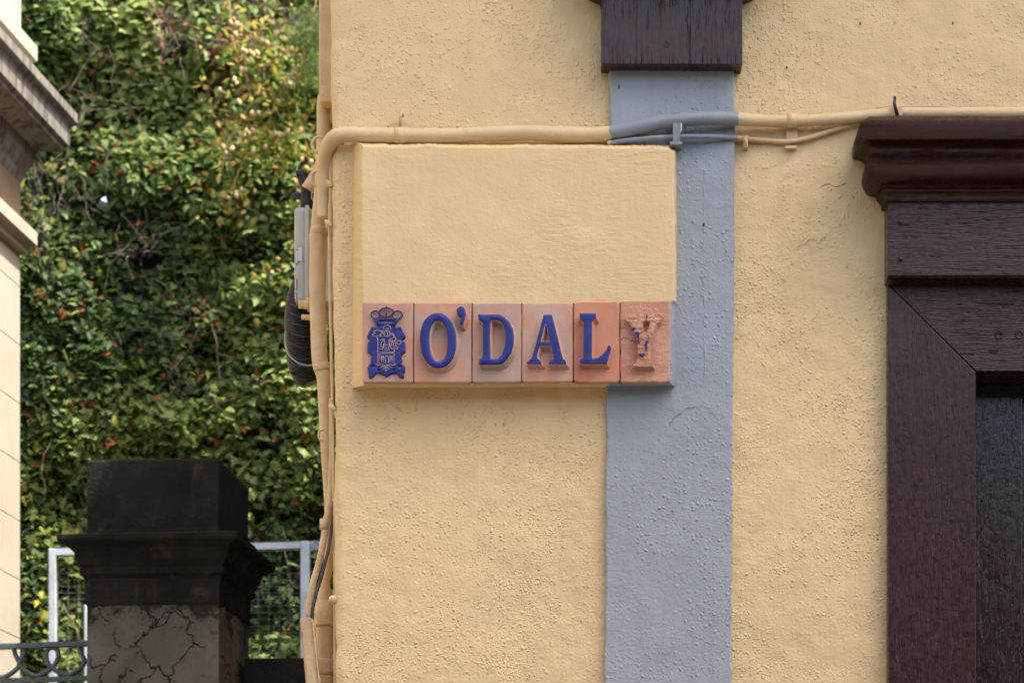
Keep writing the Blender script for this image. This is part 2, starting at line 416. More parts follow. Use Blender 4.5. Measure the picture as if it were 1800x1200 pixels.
crackline([(1395,438),(1412,428),(1425,420),(1440,424),(1450,416)], -.0022, M_CRY, .0006, 5)
crackline([(1440,330),(1455,324),(1470,328),(1485,322)], -.0022, M_CRY, .0006, 6)
crackline([(696,716),(702,720),(707,724)], -.0022, M_CRY, .0007, 7)
for k, (a, b, yy_, r) in enumerate(((1512,42,-.003,2.2),(1383,119,-.003,2.0),(1088,153,-.0145,2.6),(1675,41,-.002,1.8),(682,224,-.002,1.6),(1237,395,-.0145,2.4))):
    bm = bmesh.new(); c = P(a, b, yy_); bmesh.ops.create_uvsphere(bm, u_segments=8, v_segments=5, radius=r*D/F)
    for v in bm.verts: v.co = Vector((v.co.x*.7, v.co.y*.35, v.co.z*1.5))+c
    obj('small_hole', bm, M_CRK if k == 2 else plain('dark_speck', (.04, .025, .02), .8), house, True)
# ------------------------------------------------------------------ carved wooden block at the top (end of the upper sill)
block = empty('wooden_block', 'brown painted wooden block capping the grey pilaster at the top edge', 'wooden block', P(1181, 60, 0))
def PB(px, py, y): return P(px, py, y)
def fbox(bm, x0, x1, y0, y1, front, back, bev=.0012, yref=None):
    """box given by photo pixels of its FRONT face"""
    a = P(x0, y1, front); b = P(x1, y0, front); box(bm, a.x, b.x, front, back, a.z, b.z, bev)
def joined(name, bm, mat, parent, smooth=False):
    o = obj(name, bm, mat, parent, smooth); return o
class Sub: pass
bm = bmesh.new()
fbox(bm, 1057, 1119, -14, 112.5, -.0518, .002, .0006); fbox(bm, 1119.4, 1213, -14, 112.7, -.0520, .002, .0006); fbox(bm, 1213.6, 1305, -14, 113.5, -.0517, .002, .0008)
obj('face_board', bm, M_WZ, block)
def crown(name, prof, px0, xr, parent, mat, kx=1.0, right_return=None):
    """moulding with mitred return: prof = [(projection beyond board, z)], px0 = x of board's left edge (metres)"""
    bm = bmesh.new(); rows = []
    for d, z in prof:
        xl = px0-(d-prof[0][2] if False else d)*kx
        xrr = (right_return+d*kx) if right_return is not None else xr
        rows.append((d, z, xl, xrr))
    return rows
def sweep(bm, rows, base_d, smooth_deg=50):
    """rows (proj, z, xl, xr): front ring from left return at the wall to the right return at the wall"""
    cols = []
    for d, z, xl, xr in rows:
        yf = -(base_d+d)
        cols.append([bm.verts.new(p) for p in ((xl, .002, z), (xl, yf, z), (xr, yf, z), (xr, .002, z))])
    for a, b in zip(cols, cols[1:]):
        for k in range(3):
            f = bm.faces.new((a[k], b[k], b[k+1], a[k+1])); f.smooth = True
    bm.faces.new(cols[0]); bm.faces.new(cols[-1][::-1])
    for e in bm.edges:
        if len(e.link_faces) == 2 and e.calc_face_angle(0) > R(35): e.smooth = False
def arc(d0, z0, d1, z1, bulge, n=7):
    out = []
    for k in range(n+1):
        t = k/n; d = d0+(d1-d0)*t; z = z0+(z1-z0)*t
        L = math.hypot(d1-d0, z1-z0); nx, nz = (z1-z0)/L, -(d1-d0)/L
        q = math.sin(math.pi*t)*bulge; out.append((d+nx*q, z+nz*q))
    return out
zt = P(0, -7, -.06).z
prof = [(-.02, zt-.004), (.004, zt-.004), (.006, zt+.004)]+arc(.006, zt+.004, .05, zt+.05, .010)+[(.052, zt+.06), (.058, zt+.065), (.06, zt+.10), (-.02, zt+.10)]
bx0, bx1 = P(1060, 0, -.05).x, P(1302, 0, -.05).x
bm = bmesh.new(); sweep(bm, [(d, z, bx0-d, bx1+d) for d, z in prof], .048); obj('sill_moulding', bm, M_WC, block)
def screw(name, px, py, y, r, parent, mat):
    bm = bmesh.new(); c = P(px, py, y)
    pts = [c+Vector((0, .002, 0)), c+Vector((0, -.0006, 0)), c+Vector((0, -.0012, 0))]
    tube(bm, pts, [r, r, r*.7], 14)
    obj(name, bm, mat, parent)
for px, py in ((1172, 79), (1186, 5)):
    bm = bmesh.new(); c = P(px, py, -.052)
    ring = [c+Vector((.0048*math.cos(a), -.0002, .0048*math.sin(a))) for a in np.linspace(0, 2*math.pi, 20, endpoint=False)]
    tube(bm, ring, .0011, 6, closed=True, lump=.3); 
    tube(bm, [c+Vector((-.003, -.0004, -.002)), c+Vector((.003, -.0004, .002))], .0007, 6)
    obj('screw', bm, M_WZ, block)
M_SPLIT = plain('wood_split', (.012, .003, .003), .6)
rr0 = random.Random(12)
bm = bmesh.new(); sp = catmull([P(a, b, -.0522) for a, b in ((1208,12),(1210,22),(1207,34),(1210,48),(1211,70),(1213,95),(1214,111))], 5)
tube(bm, sp, [.0016*(.5+rr0.random()*.8) for _ in sp], 5, flat=.35); obj('split', bm, M_SPLIT, block)
for k in range(26):
    x0 = 1062+k*9.4+rr0.uniform(-4, 4); L_ = rr0.choice((6, 9, 14, 20, 30)); bm = bmesh.new()
    tube(bm, [P(x0, 112, -.0521), P(x0+rr0.uniform(-.6,.6), 112-L_*.5, -.0521), P(x0+rr0.uniform(-1,1), 112-L_, -.0520)], [.0007, .0006, .0002], 4, flat=.4); obj('split', bm, M_SPLIT, block)
# ------------------------------------------------------------------ door / window surround at the right
door = empty('door_surround', 'dark brown wooden doorway surround with moulded cornice at the right', 'door frame', P(1640, 700, 0))
ZT = lambda py, y: P(0, py, y).z
bd = .06; board_x = P(1561, 400, -bd).x; XR = 2.2
prof = [(-.055, ZT(196,-.10)), (.040, ZT(205,-.10)), (.052, ZT(211,-.115))]
prof += arc(.054, ZT(211,-.115), .062, ZT(245,-.12), -.005, 8)
prof += [(.060, ZT(246,-.12))]+arc(.056, ZT(247.5,-.115), .040, ZT(277,-.10), .010, 7)
prof += [(.043, ZT(278,-.10)), (.0445, ZT(293,-.10))]+arc(.0445, ZT(293.5,-.10), .015, ZT(327,-.075), -.0085, 8)
prof += [(.0165, ZT(329,-.075)), (.016, ZT(332,-.075))]+arc(.016, ZT(332,-.075), .006, ZT(353,-.066), .003, 4)+[(-.055, ZT(353,-.066))]
bm = bmesh.new(); sweep(bm, [(d, z, board_x-d, XR) for d, z in prof], bd); 
bmesh.ops.recalc_face_normals(bm, faces=bm.faces); obj('cornice', bm, M_WC, door)
bm = bmesh.new(); a = P(1561, 484, -bd); box(bm, a.x, XR, -bd, .003, a.z, ZT(352.5, -bd)-.0005, .001); obj('frieze_board', bm, M_WX, door)
zc0 = ZT(484, -bd); bm = bmesh.new()
rows = [(.0, zc0-.0006), (-.002, zc0-.004)]+arc(-.002, zc0-.004, -.026, zc0-.010, .003, 5)+[(-.03, ZT(499, -.03)), (-.055, ZT(499, -.03))]
sweep(bm, [(d, z, board_x-d*.15, XR) for d, z in rows], bd-.0015); obj('drip_moulding', bm, M_WC, door)
cy = -.026
def prism(bm, poly, y0, y1, bev=.0012):
    relief(bm, [poly], [(y1, 0, 0, 0, 0), (y0+bev, 0, 0, 0, 0), (y0, bev, 0, 0, 0)])
xr = XR
lp = pxpoly([(1561, 500), (1715.2, 652.8), (1715.5, 2500), (1561, 2500)], cy); lp[2] = (lp[2][0], .02); lp[3] = (lp[3][0], .02)
bm = bmesh.new(); prism(bm, resample(lp, 3), cy, .002); obj('jamb_board', bm, M_WZ, door)
hp = pxpoly([(1562.6, 499.7), (3100, 499.7), (3100, 652), (1716.2, 652)], cy); hp[1] = (XR, hp[1][1]); hp[2] = (XR, hp[2][1])
bm = bmesh.new(); prism(bm, resample(hp, 3), cy+.0006, .002); obj('head_board', bm, M_WX, door)
bm = bmesh.new()
box(bm, P(1716.5,0,cy).x-.02, P(1716.5,0,cy).x, .0025, .22, .02, ZT(652,cy)); box(bm, P(1716.5,0,cy).x+.001, XR, .0025, .22, ZT(652,cy), ZT(652,cy)+.02)
obj('reveal', bm, M_WZ, door)
py_ = .075
bm = bmesh.new(); x0 = P(1716.5,0,cy).x+.0005; x1 = P(1797, 0, py_).x
box(bm, x0, x1, py_, py_+.04, .02, ZT(652,cy)-.001, .0015); obj('door_stile', bm, M_WP, door)
bm = bmesh.new(); box(bm, x1+.001, XR-.1, py_+.02, py_+.045, .02, ZT(652,cy)-.002, 0); obj('door_panel', bm, M_WP, door)
def nail(px, py, y, r=.0048):
    bm = bmesh.new(); c = P(px, py, y)
    tube(bm, [c+Vector((0, .001, 0)), c+Vector((0, -.0015, 0)), c+Vector((0, -.0034, 0)), c+Vector((0, -.0042, 0))], [r, r, r*.75, r*.3], 12, lump=.12)
    obj('nail_head', bm, M_WX, door, True)
nail(1583, 390, -bd); nail(1583, 455, -bd)
for px, py in ((1756, 588), (1792, 588)):
    bm = bmesh.new(); c = P(px, py, cy)
    tube(bm, [c+Vector((.0065*math.cos(a), -.0001, .0075*math.sin(a))) for a in np.linspace(0, 2*math.pi, 20, endpoint=False)], .0013, 6, closed=True, lump=.3)
    obj('wood_plug', bm, M_WX, door)
M_HOLE = plain('hole_black', (.004, .003, .003), .9)
bm = bmesh.new(); c = P(1747, 617, cy-.0004); relief(bm, [[(c.x+.009*math.cos(a)*(1+.2*math.sin(3*a)), c.z+.005*math.sin(a)*(1+.25*math.cos(2*a))) for a in np.linspace(0, 2*math.pi, 24, endpoint=False)]], [(cy+.002, 0,0,0,0), (cy-.0003, 0, 0, 0, 0)])
obj('knot_hole', bm, M_HOLE, door)
# ------------------------------------------------------------------ THE SIGN
sign = empty('street_sign', 'ceramic street name sign reading O\'DALY in blue letters on six terracotta tiles', 'street sign', P(908, 672, -.05))
TY = -.0575          # tile face
tiles = [
 (637, 726.5, 530.5, 672.3, ((.48,.245,.155), (.53,.28,.18), (.43,.25,.18)), .004, 0),
 (727.7, 829, 531, 672.6, ((.50,.29,.195), (.53,.245,.145), (.42,.30,.235)), .004, 1),
 (830.2, 916.5, 531.5, 672, ((.48,.30,.215), (.49,.24,.155), (.42,.28,.21)), .005, 2),
 (917.2, 1007.3, 531.8, 671.5, ((.51,.30,.205), (.53,.25,.15), (.49,.32,.235)), .006, 3),
 (1008.5, 1089, 529.5, 672.2, ((.54,.215,.115), (.52,.24,.135), (.45,.16,.095)), .008, 4),
 (1090.2, 1178, 528.5, 671.5, ((.54,.27,.17), (.59,.31,.195), (.48,.22,.14)), .003, 5)]
names = ['tile with the blue crowned city crest', 'tile with blue letter O and apostrophe', 'tile with blue letter D', 'tile with blue letter A', 'darker orange tile with blue letter L', 'rough tile with broken letter Y that has lost its glaze']
tile_objs = []; tile_mats = []
for i, (x0, x1, y0, y1, cols, rc, k) in enumerate(tiles):
    m = clay('terracotta_%d' % i, *cols, seed=i*3.7, rough=.5 if i < 5 else .8, bumpd=.001 if i < 5 else .0024, knob=0 if i < 5 else .8); tile_mats.append(m)
    ty = TY+[0, .0004, -.0004, .0006, -.0008, .0016][i]
    a = P(x0, y1, ty); b = P(x1, y0, ty); pts = []
    for cx, cz, s0 in ((b.x-rc, b.z-rc, 0), (a.x+rc, b.z-rc, 1), (a.x+rc, a.z+rc, 2), (b.x-rc, a.z+rc, 3)):
        for q in range(6):
            an = (s0+q/5)*math.pi/2; pts.append((cx+rc*math.cos(an), cz+rc*math.sin(an)))
    pts = resample(pts, .004)
    ar = np.array(pts); amp = .0007 if i < 5 else .0022
    pts = [(p[0]+dx, p[1]+dz) for p, dx, dz in zip(pts, amp*vnoise(ar[:,0], ar[:,1], 90, 40+i), amp*vnoise(ar[:,0], ar[:,1], 90, 50+i))]
    bm = bmesh.new()
    relief(bm, [pts], [(-.042, .0005, 0, 0, 0), (ty+.003, 0, 0, 0, 0), (ty+.0014, .0004, 0, 0, 0), (ty+.0004, .0014, 0, 0, 0), (ty, .0032, 0, 0, 0)])
    for f in bm.faces: f.smooth = len(f.verts) == 4 and all(v.co.y < ty+.0031 for v in f.verts)
    o = obj('tile', bm, m, sign); o['label'] = names[i]; tile_objs.append((o, ty))
M_JOINT = plain('joint_shade', (.05, .038, .03), .9)  # dark strips stand in for the shade inside the narrow tile gaps
for xj, y1j in ((727.1, 672.5), (829.6, 672.5), (916.9, 672), (1007.9, 672), (1089.6, 672)):
    bm = bmesh.new(); a = P(xj-1.6, y1j, -.052); b = P(xj+1.6, 533, -.052); box(bm, a.x, b.x, -.0525, -.0475, a.z, b.z); obj('joint', bm, M_JOINT, sign)
def letter(i, loops, h=.0145, sm=1, name='letter', pf=1.0):
    o, ty = tile_objs[i]; bm = bmesh.new()
    L = []
    for l in loops:
        q = smooth2(resample(l, .0012), sm); L.append(q)
    k = .0011
    relief(bm, L, [(ty+.001, -.0011, .0050, -.0052, 0), (ty-.0008, -.0008, .0044, -.0046, 0), (ty-h+.0022, -.0004, .0004, -.0004, 0), (ty-h+.0006, 0, 0, 0, 0), (ty-h+.0002, .0002, 0, 0, 0),
                   (ty-h+.0001, .0005, 0, 0, 0), (ty-h-.0006*pf, .0009, 0, 0, 1), (ty-h-.0014*pf, .0009+.0010*pf, 0, 0, 1), (ty-h-.0018*pf, .0011+.0025*pf, 0, 0, 1)])
    for f in bm.faces: f.smooth = f.material_index == 1
    q = obj(name, bm, [tile_mats[i], M_BLUE], o); return q
def ell(cx, cy, rx, ry, n=60, e=2.0, tilt=0):
    out = []
    for k in range(n):
        a = 2*math.pi*k/n; c, s_ = math.cos(a), math.sin(a)
        x = rx*math.copysign(abs(c)**(2/e), c); y = ry*math.copysign(abs(s_)**(2/e), s_)
        out.append((cx+x*math.cos(tilt)-y*math.sin(tilt), cy+x*math.sin(tilt)+y*math.cos(tilt)))
    return out
ly = TY-.0145
letter(1, [pxpoly(ell(770.2, 598.2, 32.6, 49.2, e=2.15, tilt=-.03), ly), pxpoly(ell(770.8, 599.3, 15.2, 35.2, e=2.2, tilt=-.03), ly)])
letter(1, [zpoly([(655,95),(700,105),(725,150),(735,210),(715,290),(690,365),(665,372),(635,345),(635,325),(655,290),(650,265),(615,235),(597,190),(597,150),(615,115)], 725, 525, 7.745, ly)], name='apostrophe', sm=2)
letter(2, [zpoly([(95,210),(390,208),(450,235),(520,300),(570,400),(590,500),(585,620),(555,730),(500,820),(450,875),(390,903),(108,900),(104,835),(150,790),(158,750),(155,340),(145,320),(98,285)], 828, 525, 7.74, ly),
           zpoly([(280,292),(345,290),(400,310),(440,370),(460,450),(468,540),(455,650),(420,750),(360,815),(272,810),(262,500),(272,330)], 828, 525, 7.74, ly)])
letter(3, [zpoly([(320,212),(440,212),(450,250),(585,800),(635,850),(635,893),(392,895),(388,855),(445,815),(448,770),(420,640),(270,642),(235,770),(240,800),(295,850),(295,893),(92,890),(92,845),(125,835),(160,790),(190,700)], 914, 525, 7.74, ly),
           zpoly([(350,335),(402,575),(285,575)], 914, 525, 7.74, ly)], pf=.12)
letter(4, [zpoly([(115,195),(340,195),(345,270),(290,300),(285,790),(300,815),(380,790),(440,740),(480,690),(500,630),(520,625),(548,650),(545,690),(487,893),(115,893),(112,830),(160,800),(165,310),(112,280)], 1004, 525, 7.74, ly)], pf=.35)
# the broken Y: bare clay, hacked surface, a few chips of glaze left
def broken_y():
    o, ty = tile_objs[5]
    outer = zpoly([(80,212),(540,205),(556,235),(520,300),(470,345),(430,450),(388,550),(376,640),(380,750),(384,778),(432,830),(432,870),(195,865),(190,810),(240,780),(250,740),(245,590),(215,470),(160,350),(90,280)], 1086, 520, 7.055, ly)
    inner = zpoly([(300,312),(350,290),(402,312),(388,375),(352,435),(318,440),(300,372)], 1086, 520, 7.055, ly)
    bm = bmesh.new(); L = [ragged(resample(l, .0015), .0015, .0005, 71) for l in (outer, inner)]
    relief(bm, L, [(ty+.001, -.0012, .0045, -.0045, 0), (ty-.0008, -.0008, .0040, -.0040, 0), (ty-.0105, -.0003, .0005, -.0005, 0), (ty-.0125, .0003, 0, 0, 0)])
    # refine the face and hack it
    top = [f for f in bm.faces if all(abs(v.co.y-(ty-.0125)) < 1e-6 for v in f.verts)]
    for _ in range(3):
        es = list({e for f in bm.faces for e in f.edges if e.calc_length() > .0016 and all(abs(v.co.y-(ty-.0125)) < .0002 for v in e.verts)})
        if not es: break
        bmesh.ops.subdivide_edges(bm, edges=es, cuts=1); bmesh.ops.triangulate(bm, faces=[f for f in bm.faces if len(f.verts) > 4])
    vs = [v for v in bm.verts if abs(v.co.y-(ty-.0125)) < .0003]
    xz = np.array([(v.co.x, v.co.z) for v in vs])
    wx = .006*vnoise(xz[:,0], xz[:,1], 60, 84); wz = .006*vnoise(xz[:,0], xz[:,1], 60, 85)
    def ridged(s, sd, ax=1., az=1.):
        a = .6+sd; u = (xz[:,0]+wx)*math.cos(a)-(xz[:,1]+wz)*math.sin(a); v = (xz[:,0]+wx)*math.sin(a)+(xz[:,1]+wz)*math.cos(a)
        return 1-2*np.abs(vnoise(u*ax, v*az, s, sd))*2
    d = .0011*ridged(110, 81, .7, 1.4)+.0008*ridged(230, 82)+.0010*vnoise(xz[:,0], xz[:,1], 55, 83)
    for v, q in zip(vs, d): v.co.y += float(.0010-q*.9)
    y = obj('letter', bm, tile_mats[5], o); y['label'] = 'broken letter Y of bare clay with flakes of blue glaze'
    flakes = [[(170,385),(215,388),(222,405),(200,428),(180,415)], [(205,455),(240,440),(268,440),(268,480),(235,480)], [(235,485),(268,488),(262,505),(248,515)], [(245,520),(262,525),(258,560),(280,575),(262,578),(246,560)],
              [(262,708),(325,705),(342,722),(325,745),(285,742),(262,725)], [(345,548),(372,548),(385,525),(380,560),(355,605),(325,600),(345,575)], [(352,610),(365,615),(362,670),(345,668)], [(355,235),(372,250),(360,280),(352,262)]]
    for k, fl in enumerate(flakes):
        bm = bmesh.new(); l = ragged(zpoly(fl, 1086, 520, 7.055, ly), .0012, .0009, 90+k)
        relief(bm, [l], [(ty-.009, 0, 0, 0, 0), (ty-.0146, 0, 0, 0, 0), (ty-.0150, .0003, 0, 0, 0)])
        f = obj('glaze_flake', bm, M_BLUE, o)
broken_y()
# crack line across the Y tile
bm = bmesh.new(); o, ty = tile_objs[5]
tube(bm, [P(1086+a/7.055, 520+b/7.055, ty+.0002) for a, b in ((40,548),(70,515),(120,532),(165,550),(215,568),(245,575))], .0007, 5, lump=.5)
obj('crack', bm, plain('crack_dark', (.10, .05, .035), .9), o)
# crest
def crest():
    o, ty = tile_objs[0]; h = .0042; cy_ = ty-h
    zz = lambda pts: zpoly(pts, 630, 520, 7.5, cy_)
    half = [(366,352),(262,350),(252,372),(268,398),(240,416),(178,400),(120,515),(118,540),(155,573),(155,592),(122,606),(120,732),(165,765),(175,800),(160,845),(168,885),(128,915),(119,950),(128,998),(152,1015),(137,1030),(137,1068),(165,1076),(205,1048),(228,1008),(300,1018),(340,1040),(366,1062)]
    outer = half+[(732-x, y) for x, y in half[::-1][1:-1]]
    holes = [ell(188, 930, 23, 23, 20), ell(543, 935, 25, 23, 20), [(248,966),(288,968),(288,980),(250,978)], [(448,968),(484,966),(482,978),(450,980)]]
    bm = bmesh.new()
    relief(bm, [smooth2(resample(zz(outer), .0010), 1)]+[resample(zz(l), .0012) for l in holes], [(ty+.001, -.0004, .0012, -.0016, 0), (ty-.0004, -.0003, .0008, -.0012, 0), (cy_+.0012, 0, 0, 0, 0), (cy_+.0003, .0004, 0, 0, 0), (cy_, .0011, 0, 0, 0)])
    obj('shield', bm, M_BLUE, o)
    # crown
    bm = bmesh.new(); W = lambda a, b, y=cy_: P(630+a/7.5, 520+b/7.5, y)
    base = [(205,300),(245,292),(300,305),(366,300),(430,305),(488,292),(530,300),(490,345),(478,372),(470,395),(262,395),(255,372),(242,345)]
    relief(bm, [smooth2(resample(zz(base), .0010), 1), resample(zz([(275,322),(300,315),(440,315),(462,322),(455,345),(410,340),(320,340),(282,347)]), .001)], [(ty+.001, -.0004, .0012, -.0016, 0), (ty-.0004, -.0003, .0008, -.0012, 0), (cy_+.001, 0, 0, 0, 0), (cy_-.0006, .0007, 0, 0, 0)])
    r = 10/7.5*D/F
    def ring(cx, cy2, rx, ry, a0=0, a1=360, tilt=0):
        n = 28; full = a1-a0 == 360; pts = []
        for k in range(n if full else n+1):
            a = R(a0+(a1-a0)*k/n); x, y = rx*math.cos(a), ry*math.sin(a)
            pts.append(W(cx+x*math.cos(tilt)-y*math.sin(tilt), cy2+x*math.sin(tilt)+y*math.cos(tilt), cy_+.0008))
        tube(bm, pts, r, 8, closed=full, flat=1.3)
    ring(228, 247, 60, 50, tilt=.12); ring(512, 250, 68, 52, tilt=-.12); ring(370, 218, 95, 60)
    tube(bm, [W(368,165), W(368,272)], r*.75, 8, flat=2.0); tube(bm, [W(368,128), W(368,140), W(368,160)], [r*.5, r*.9, r*.6], 8)
    tube(bm, [W(205,295), W(235,345), W(262,390)], r*1.2, 8, flat=1.8); tube(bm, [W(530,297), W(495,345), W(470,390)], r*1.2, 8, flat=1.8)
    obj('crown', bm, M_BLUE, o, True)
    lines = [[(255,900),(255,580),(238,560),(240,540),(262,532),(230,524),(195,530),(190,508),(222,492),(200,480),(218,462),(250,452),(290,462),(332,462)],
      [(280,900),(280,765),(290,762),(470,755),(470,895)], [(235,895),(265,916),(310,904),(366,916),(420,904),(465,914),(495,895)],
      [(355,885),(355,812),(370,790),(388,798),(398,830),(398,885)], [(280,742),(470,742)], [(280,700),(318,700),(345,640),(372,652),(400,640),(430,690),(470,700),(470,745)], [(328,712),(415,708)],
      [(335,570),(345,612),(332,640),(318,690)], [(318,590),(300,625),(298,680)], [(285,580),(335,572)], [(405,570),(405,612),(430,660)], [(425,580),(440,670)], [(448,580),(468,680)], [(480,580),(486,650)],
      [(412,572),(470,548),(490,556),(500,592),(548,590),(560,622),(535,642),(502,622),(490,652),(518,680),(500,696),(475,684)],
      [(290,942),(330,928),(366,940),(400,928),(442,944)], [(320,968),(366,944),(410,968)], [(348,984),(366,970),(384,984)], [(300,480),(330,470)], [(286,540),(300,500),(318,488)], [(430,500),(462,520),(468,548)],
      [(360,450),(385,500),(372,540)], [(345,690),(360,676),(372,690)], [(385,690),(396,676),(406,690)]]
    for x in (305, 330, 418, 442): lines.append([(x, 788), (x, 885)])
    bm = bmesh.new()
    for i, l in enumerate(lines):
        pts = [W(a, b, cy_-.0006) for a, b in l]; pts = catmull(pts, 4) if i not in (1, 4) and len(pts) > 2 else pts
        tube(bm, pts,   .00078, 6, flat=1.7)
    for cx, cy2, r_, a0, a1 in ((376, 496, 40, 0, 360), (378, 438, 52, 180, 370), (312, 520, 27, 150, 400), (443, 520, 27, 150, 400), (378, 445, 22, 190, 350)):
        tube(bm, [W(cx+r_*math.cos(R(a)), cy2+r_*math.sin(R(a)), cy_-.0006) for a in np.linspace(a0, a1, 22)],   .00078, 6, flat=1.7)
    obj('emblem_lines', bm, clay('bare_ridge', (.42,.30,.27), (.46,.33,.29), (.38,.28,.26), seed=9), o, True)
    # the raised castle body behind the lines
    bm = bmesh.new()
    relief(bm, [smooth2(resample(zz([(250,905),(250,580),(190,520),(215,460),(330,455),(345,400),(410,400),(432,450),(470,540),(560,600),(545,645),(500,690),(476,700),(476,905),(366,925)]), .0012), 1)], [(cy_+.0005, 0, .0005, -.0006, 0), (cy_-.0002, .0003, 0, 0, 0)])
    obj('castle_relief', bm, M_BLUE, o)
crest()
# ------------------------------------------------------------------ conduit along the front
cond = empty('conduit', 'painted conduit pipe running across the facade, yellow then grey then yellow', 'pipe', P(900, 237, -.02))
cpts = [P(569,384,.05), P(570,340,.045), P(570,300,.035), P(573,270,.015), P(583,247,-.012), P(600,238,-.022), P(630,237,-.022), P(700,238.5,-.020), P(780,239,-.022), P(860,236,-.024), P(930,234,-.026), P(1000,237,-.022), P(1060,236,-.022),
        P(1110,227,-.030), P(1160,216,-.034), P(1210,210,-.036), P(1270,208,-.033), P(1330,212,-.022), P(1400,213,-.018), P(1470,209,-.018), P(1530,204,-.018), P(1580,200,-.018), P(1680,200,-.018), P(1800,200,-.018), P(1950,200,-.018)]
cp = catmull(cpts, 8); nr = len(cp)
bm = bmesh.new()
rad = [.0142 if q.x < .09 else (.0142-.0028*min(1, (q.x-.09)/.35)) for q in cp]
rad = [r*(1+.10*float(vnoise(q.x, q.z, 22, 7))+.06*float(vnoise(q.x, q.z, 70, 8))) for r, q in zip(rad, cp)]
tube(bm, cp, rad, 20, lump=.02, seed=2); obj('pipe', bm, M_PIPE, cond, True)
def saddle(px, py, y, r, up=True, tab=14, wide=17, grey=False):
    bm = bmesh.new(); c = P(px, py, y); wd = wide*D/F/2
    for s_ in range(1):
        pts = [c+Vector((0, 0, 0))]
    tube(bm, [c+Vector((-wd, 0, 0)), c+Vector((wd, 0, 0))], r+.0012, 22)
    return bm
def clip(px, py, y, r, parent, tabs, pegs=()):
    bm = saddle(px, py, y, r)
    for x0, x1, y0, y1, f in tabs: fbox(bm, x0, x1, y0, y1, f, .001, .0006)
    for a in pegs: tube(bm, [P(*q) for q in a[0]], a[1], 8, lump=.1)
    obj('clip', bm, M_PIPE, parent)
clip(703, 238.5, -.020, .0145, cond, [(694, 713, 212, 232, -.010)], [(([(704,224,-.010), (704,205,-.024), (706,196,-.018), (709,206,-.012)]), .0028)])
clip(1392, 212.5, -.018, .0122, cond, [(1382, 1402, 222, 246, -.008), (1381, 1401, 256, 260.5, -.014)], [])
bm = bmesh.new(); fbox(bm, 1183, 1195, 197, 252, -.0460, -.0135, .0006); fbox(bm, 1178, 1199, 249, 254, -.050, -.012, .0005); obj('clip', bm, M_PIPE, cond)
M_STEEL = plain('galvanised_steel', (.42, .44, .46), .35, .3, 80, .15, .5, .6)
bm = bmesh.new(); tube(bm, catmull([P(1193,217,-.049), P(1197,219,-.056), P(1196,232,-.057), P(1190,246,-.052)], 6), .0022, 8, flat=.6); obj('strap', bm, M_STEEL, cond)
M_DRIP = plain('brown_drips', (.03, .013, .010), .4)
bm = bmesh.new(); fbox(bm, 1568, 1586, 186, 205, -.0315, -.010, .0006); obj('clip', bm, M_PIPE, cond)
bm = bmesh.new()
tube(bm, [P(1573,170,-.034), P(1572,182,-.040), P(1578,206,-.036)], [.0026, .003, .004], 8, flat=.5); fbox(bm, 1569, 1588, 203, 208.5, -.040, -.010, .0006); obj('strap', bm, M_DRIP, cond)
# thin cable under it
cable = empty('thin_cable', 'thin painted cable sagging under the conduit, grey then yellow', 'cable', P(1300, 244, -.01))
bm = bmesh.new()
tc = catmull([P(1068,252,-.026), P(1100,247,-.030), P(1140,243.5,-.033), P(1180,241,-.034), P(1230,240,-.030), P(1270,241,-.024), P(1300,243,-.014), P(1345,247,-.008), P(1385,249,-.010), P(1420,243,-.010), P(1455,232,-.010), P(1490,221,-.009), P(1520,214,-.006)], 8)
tube(bm, tc, [.0046*(1+.12*float(vnoise(q.x, q.z, 60, 9))) for q in tc], 12, lump=.05); obj('sheath', bm, M_PIPE, cable, True)
bm = bmesh.new(); fbox(bm, 1307, 1315, 238, 259, -.022, .0, .0012); tube(bm, [P(1310,245,-.02), P(1311,247,-.026), P(1311,262,-.016)], .0032, 8, lump=.15); obj('cable_nail', bm, plain('painted_nail', (.55,.37,.18), .5), cable)
wire = bmesh.new(); tube(wire, catmull([P(1540,191,-.006), P(1566,186,-.012), P(1590,187,-.012), P(1640,187,-.010), P(1690,190,-.008), P(1720,194,-.006)], 6), .0012, 6, lump=.1)
tag(obj('wire', wire, M_PIPE), 'thin wire lying loose above the conduit near the doorway cornice', 'wire')
# ------------------------------------------------------------------ things fixed to the side wall, left of the corner
M_PAINT = None
def side_paint():
    s = N('side_pipe_paint'); n2 = s.noise(30, 4); n3 = s.noise(150, 4, .6); dr = s.noise(1, 4, .6, vec=s.map((60, 60, 9)))
    col = s.mix(s.rng(n2, .35, .7), (.56, .39, .20), (.64, .47, .26))
    col = s.mix(s.mul(s.rng(dr, .56, .72), .6), col, (.46, .29, .14))
    col = s.mix(s.mul(s.rng(s.noise(55, 5, .7), .62, .70), .5), col, (.30, .26, .22))
    return s.done(col, .5, s.bump(s.add(s.mul(n2, 1.2), s.mul(n3, .3)), .002), Specular_IOR_Level=.3)
M_SIDE = side_paint()
def run(bm, spec, seg=16, lump=.03, n=6, seed=0, flat=1.0):
    """spec: (px, py, y, radius in px)"""
    pts = catmull([P(a, b, y) for a, b, y, r in spec], n); rs = []
    for i in range(len(spec)-1):
        for k in range(n): rs.append((spec[i][3]+(spec[i+1][3]-spec[i][3])*k/n)*(D+spec[i][2])/F)
    rs.append(spec[-1][3]*(D+spec[-1][2])/F)
    tube(bm, pts, rs, seg, lump=lump, seed=seed, flat=flat)
dp = empty('downpipe', 'lumpy yellow painted downpipe bundle running down the side of the house corner', 'pipe', P(566, 900, .1))
bm = bmesh.new(); a = P(560.5, 180, .10); b = P(592, -120, .10); box(bm, a.x, b.x, .10, .22, a.z, b.z+.6, .004); obj('pipe_cover', bm, M_SIDE, dp)
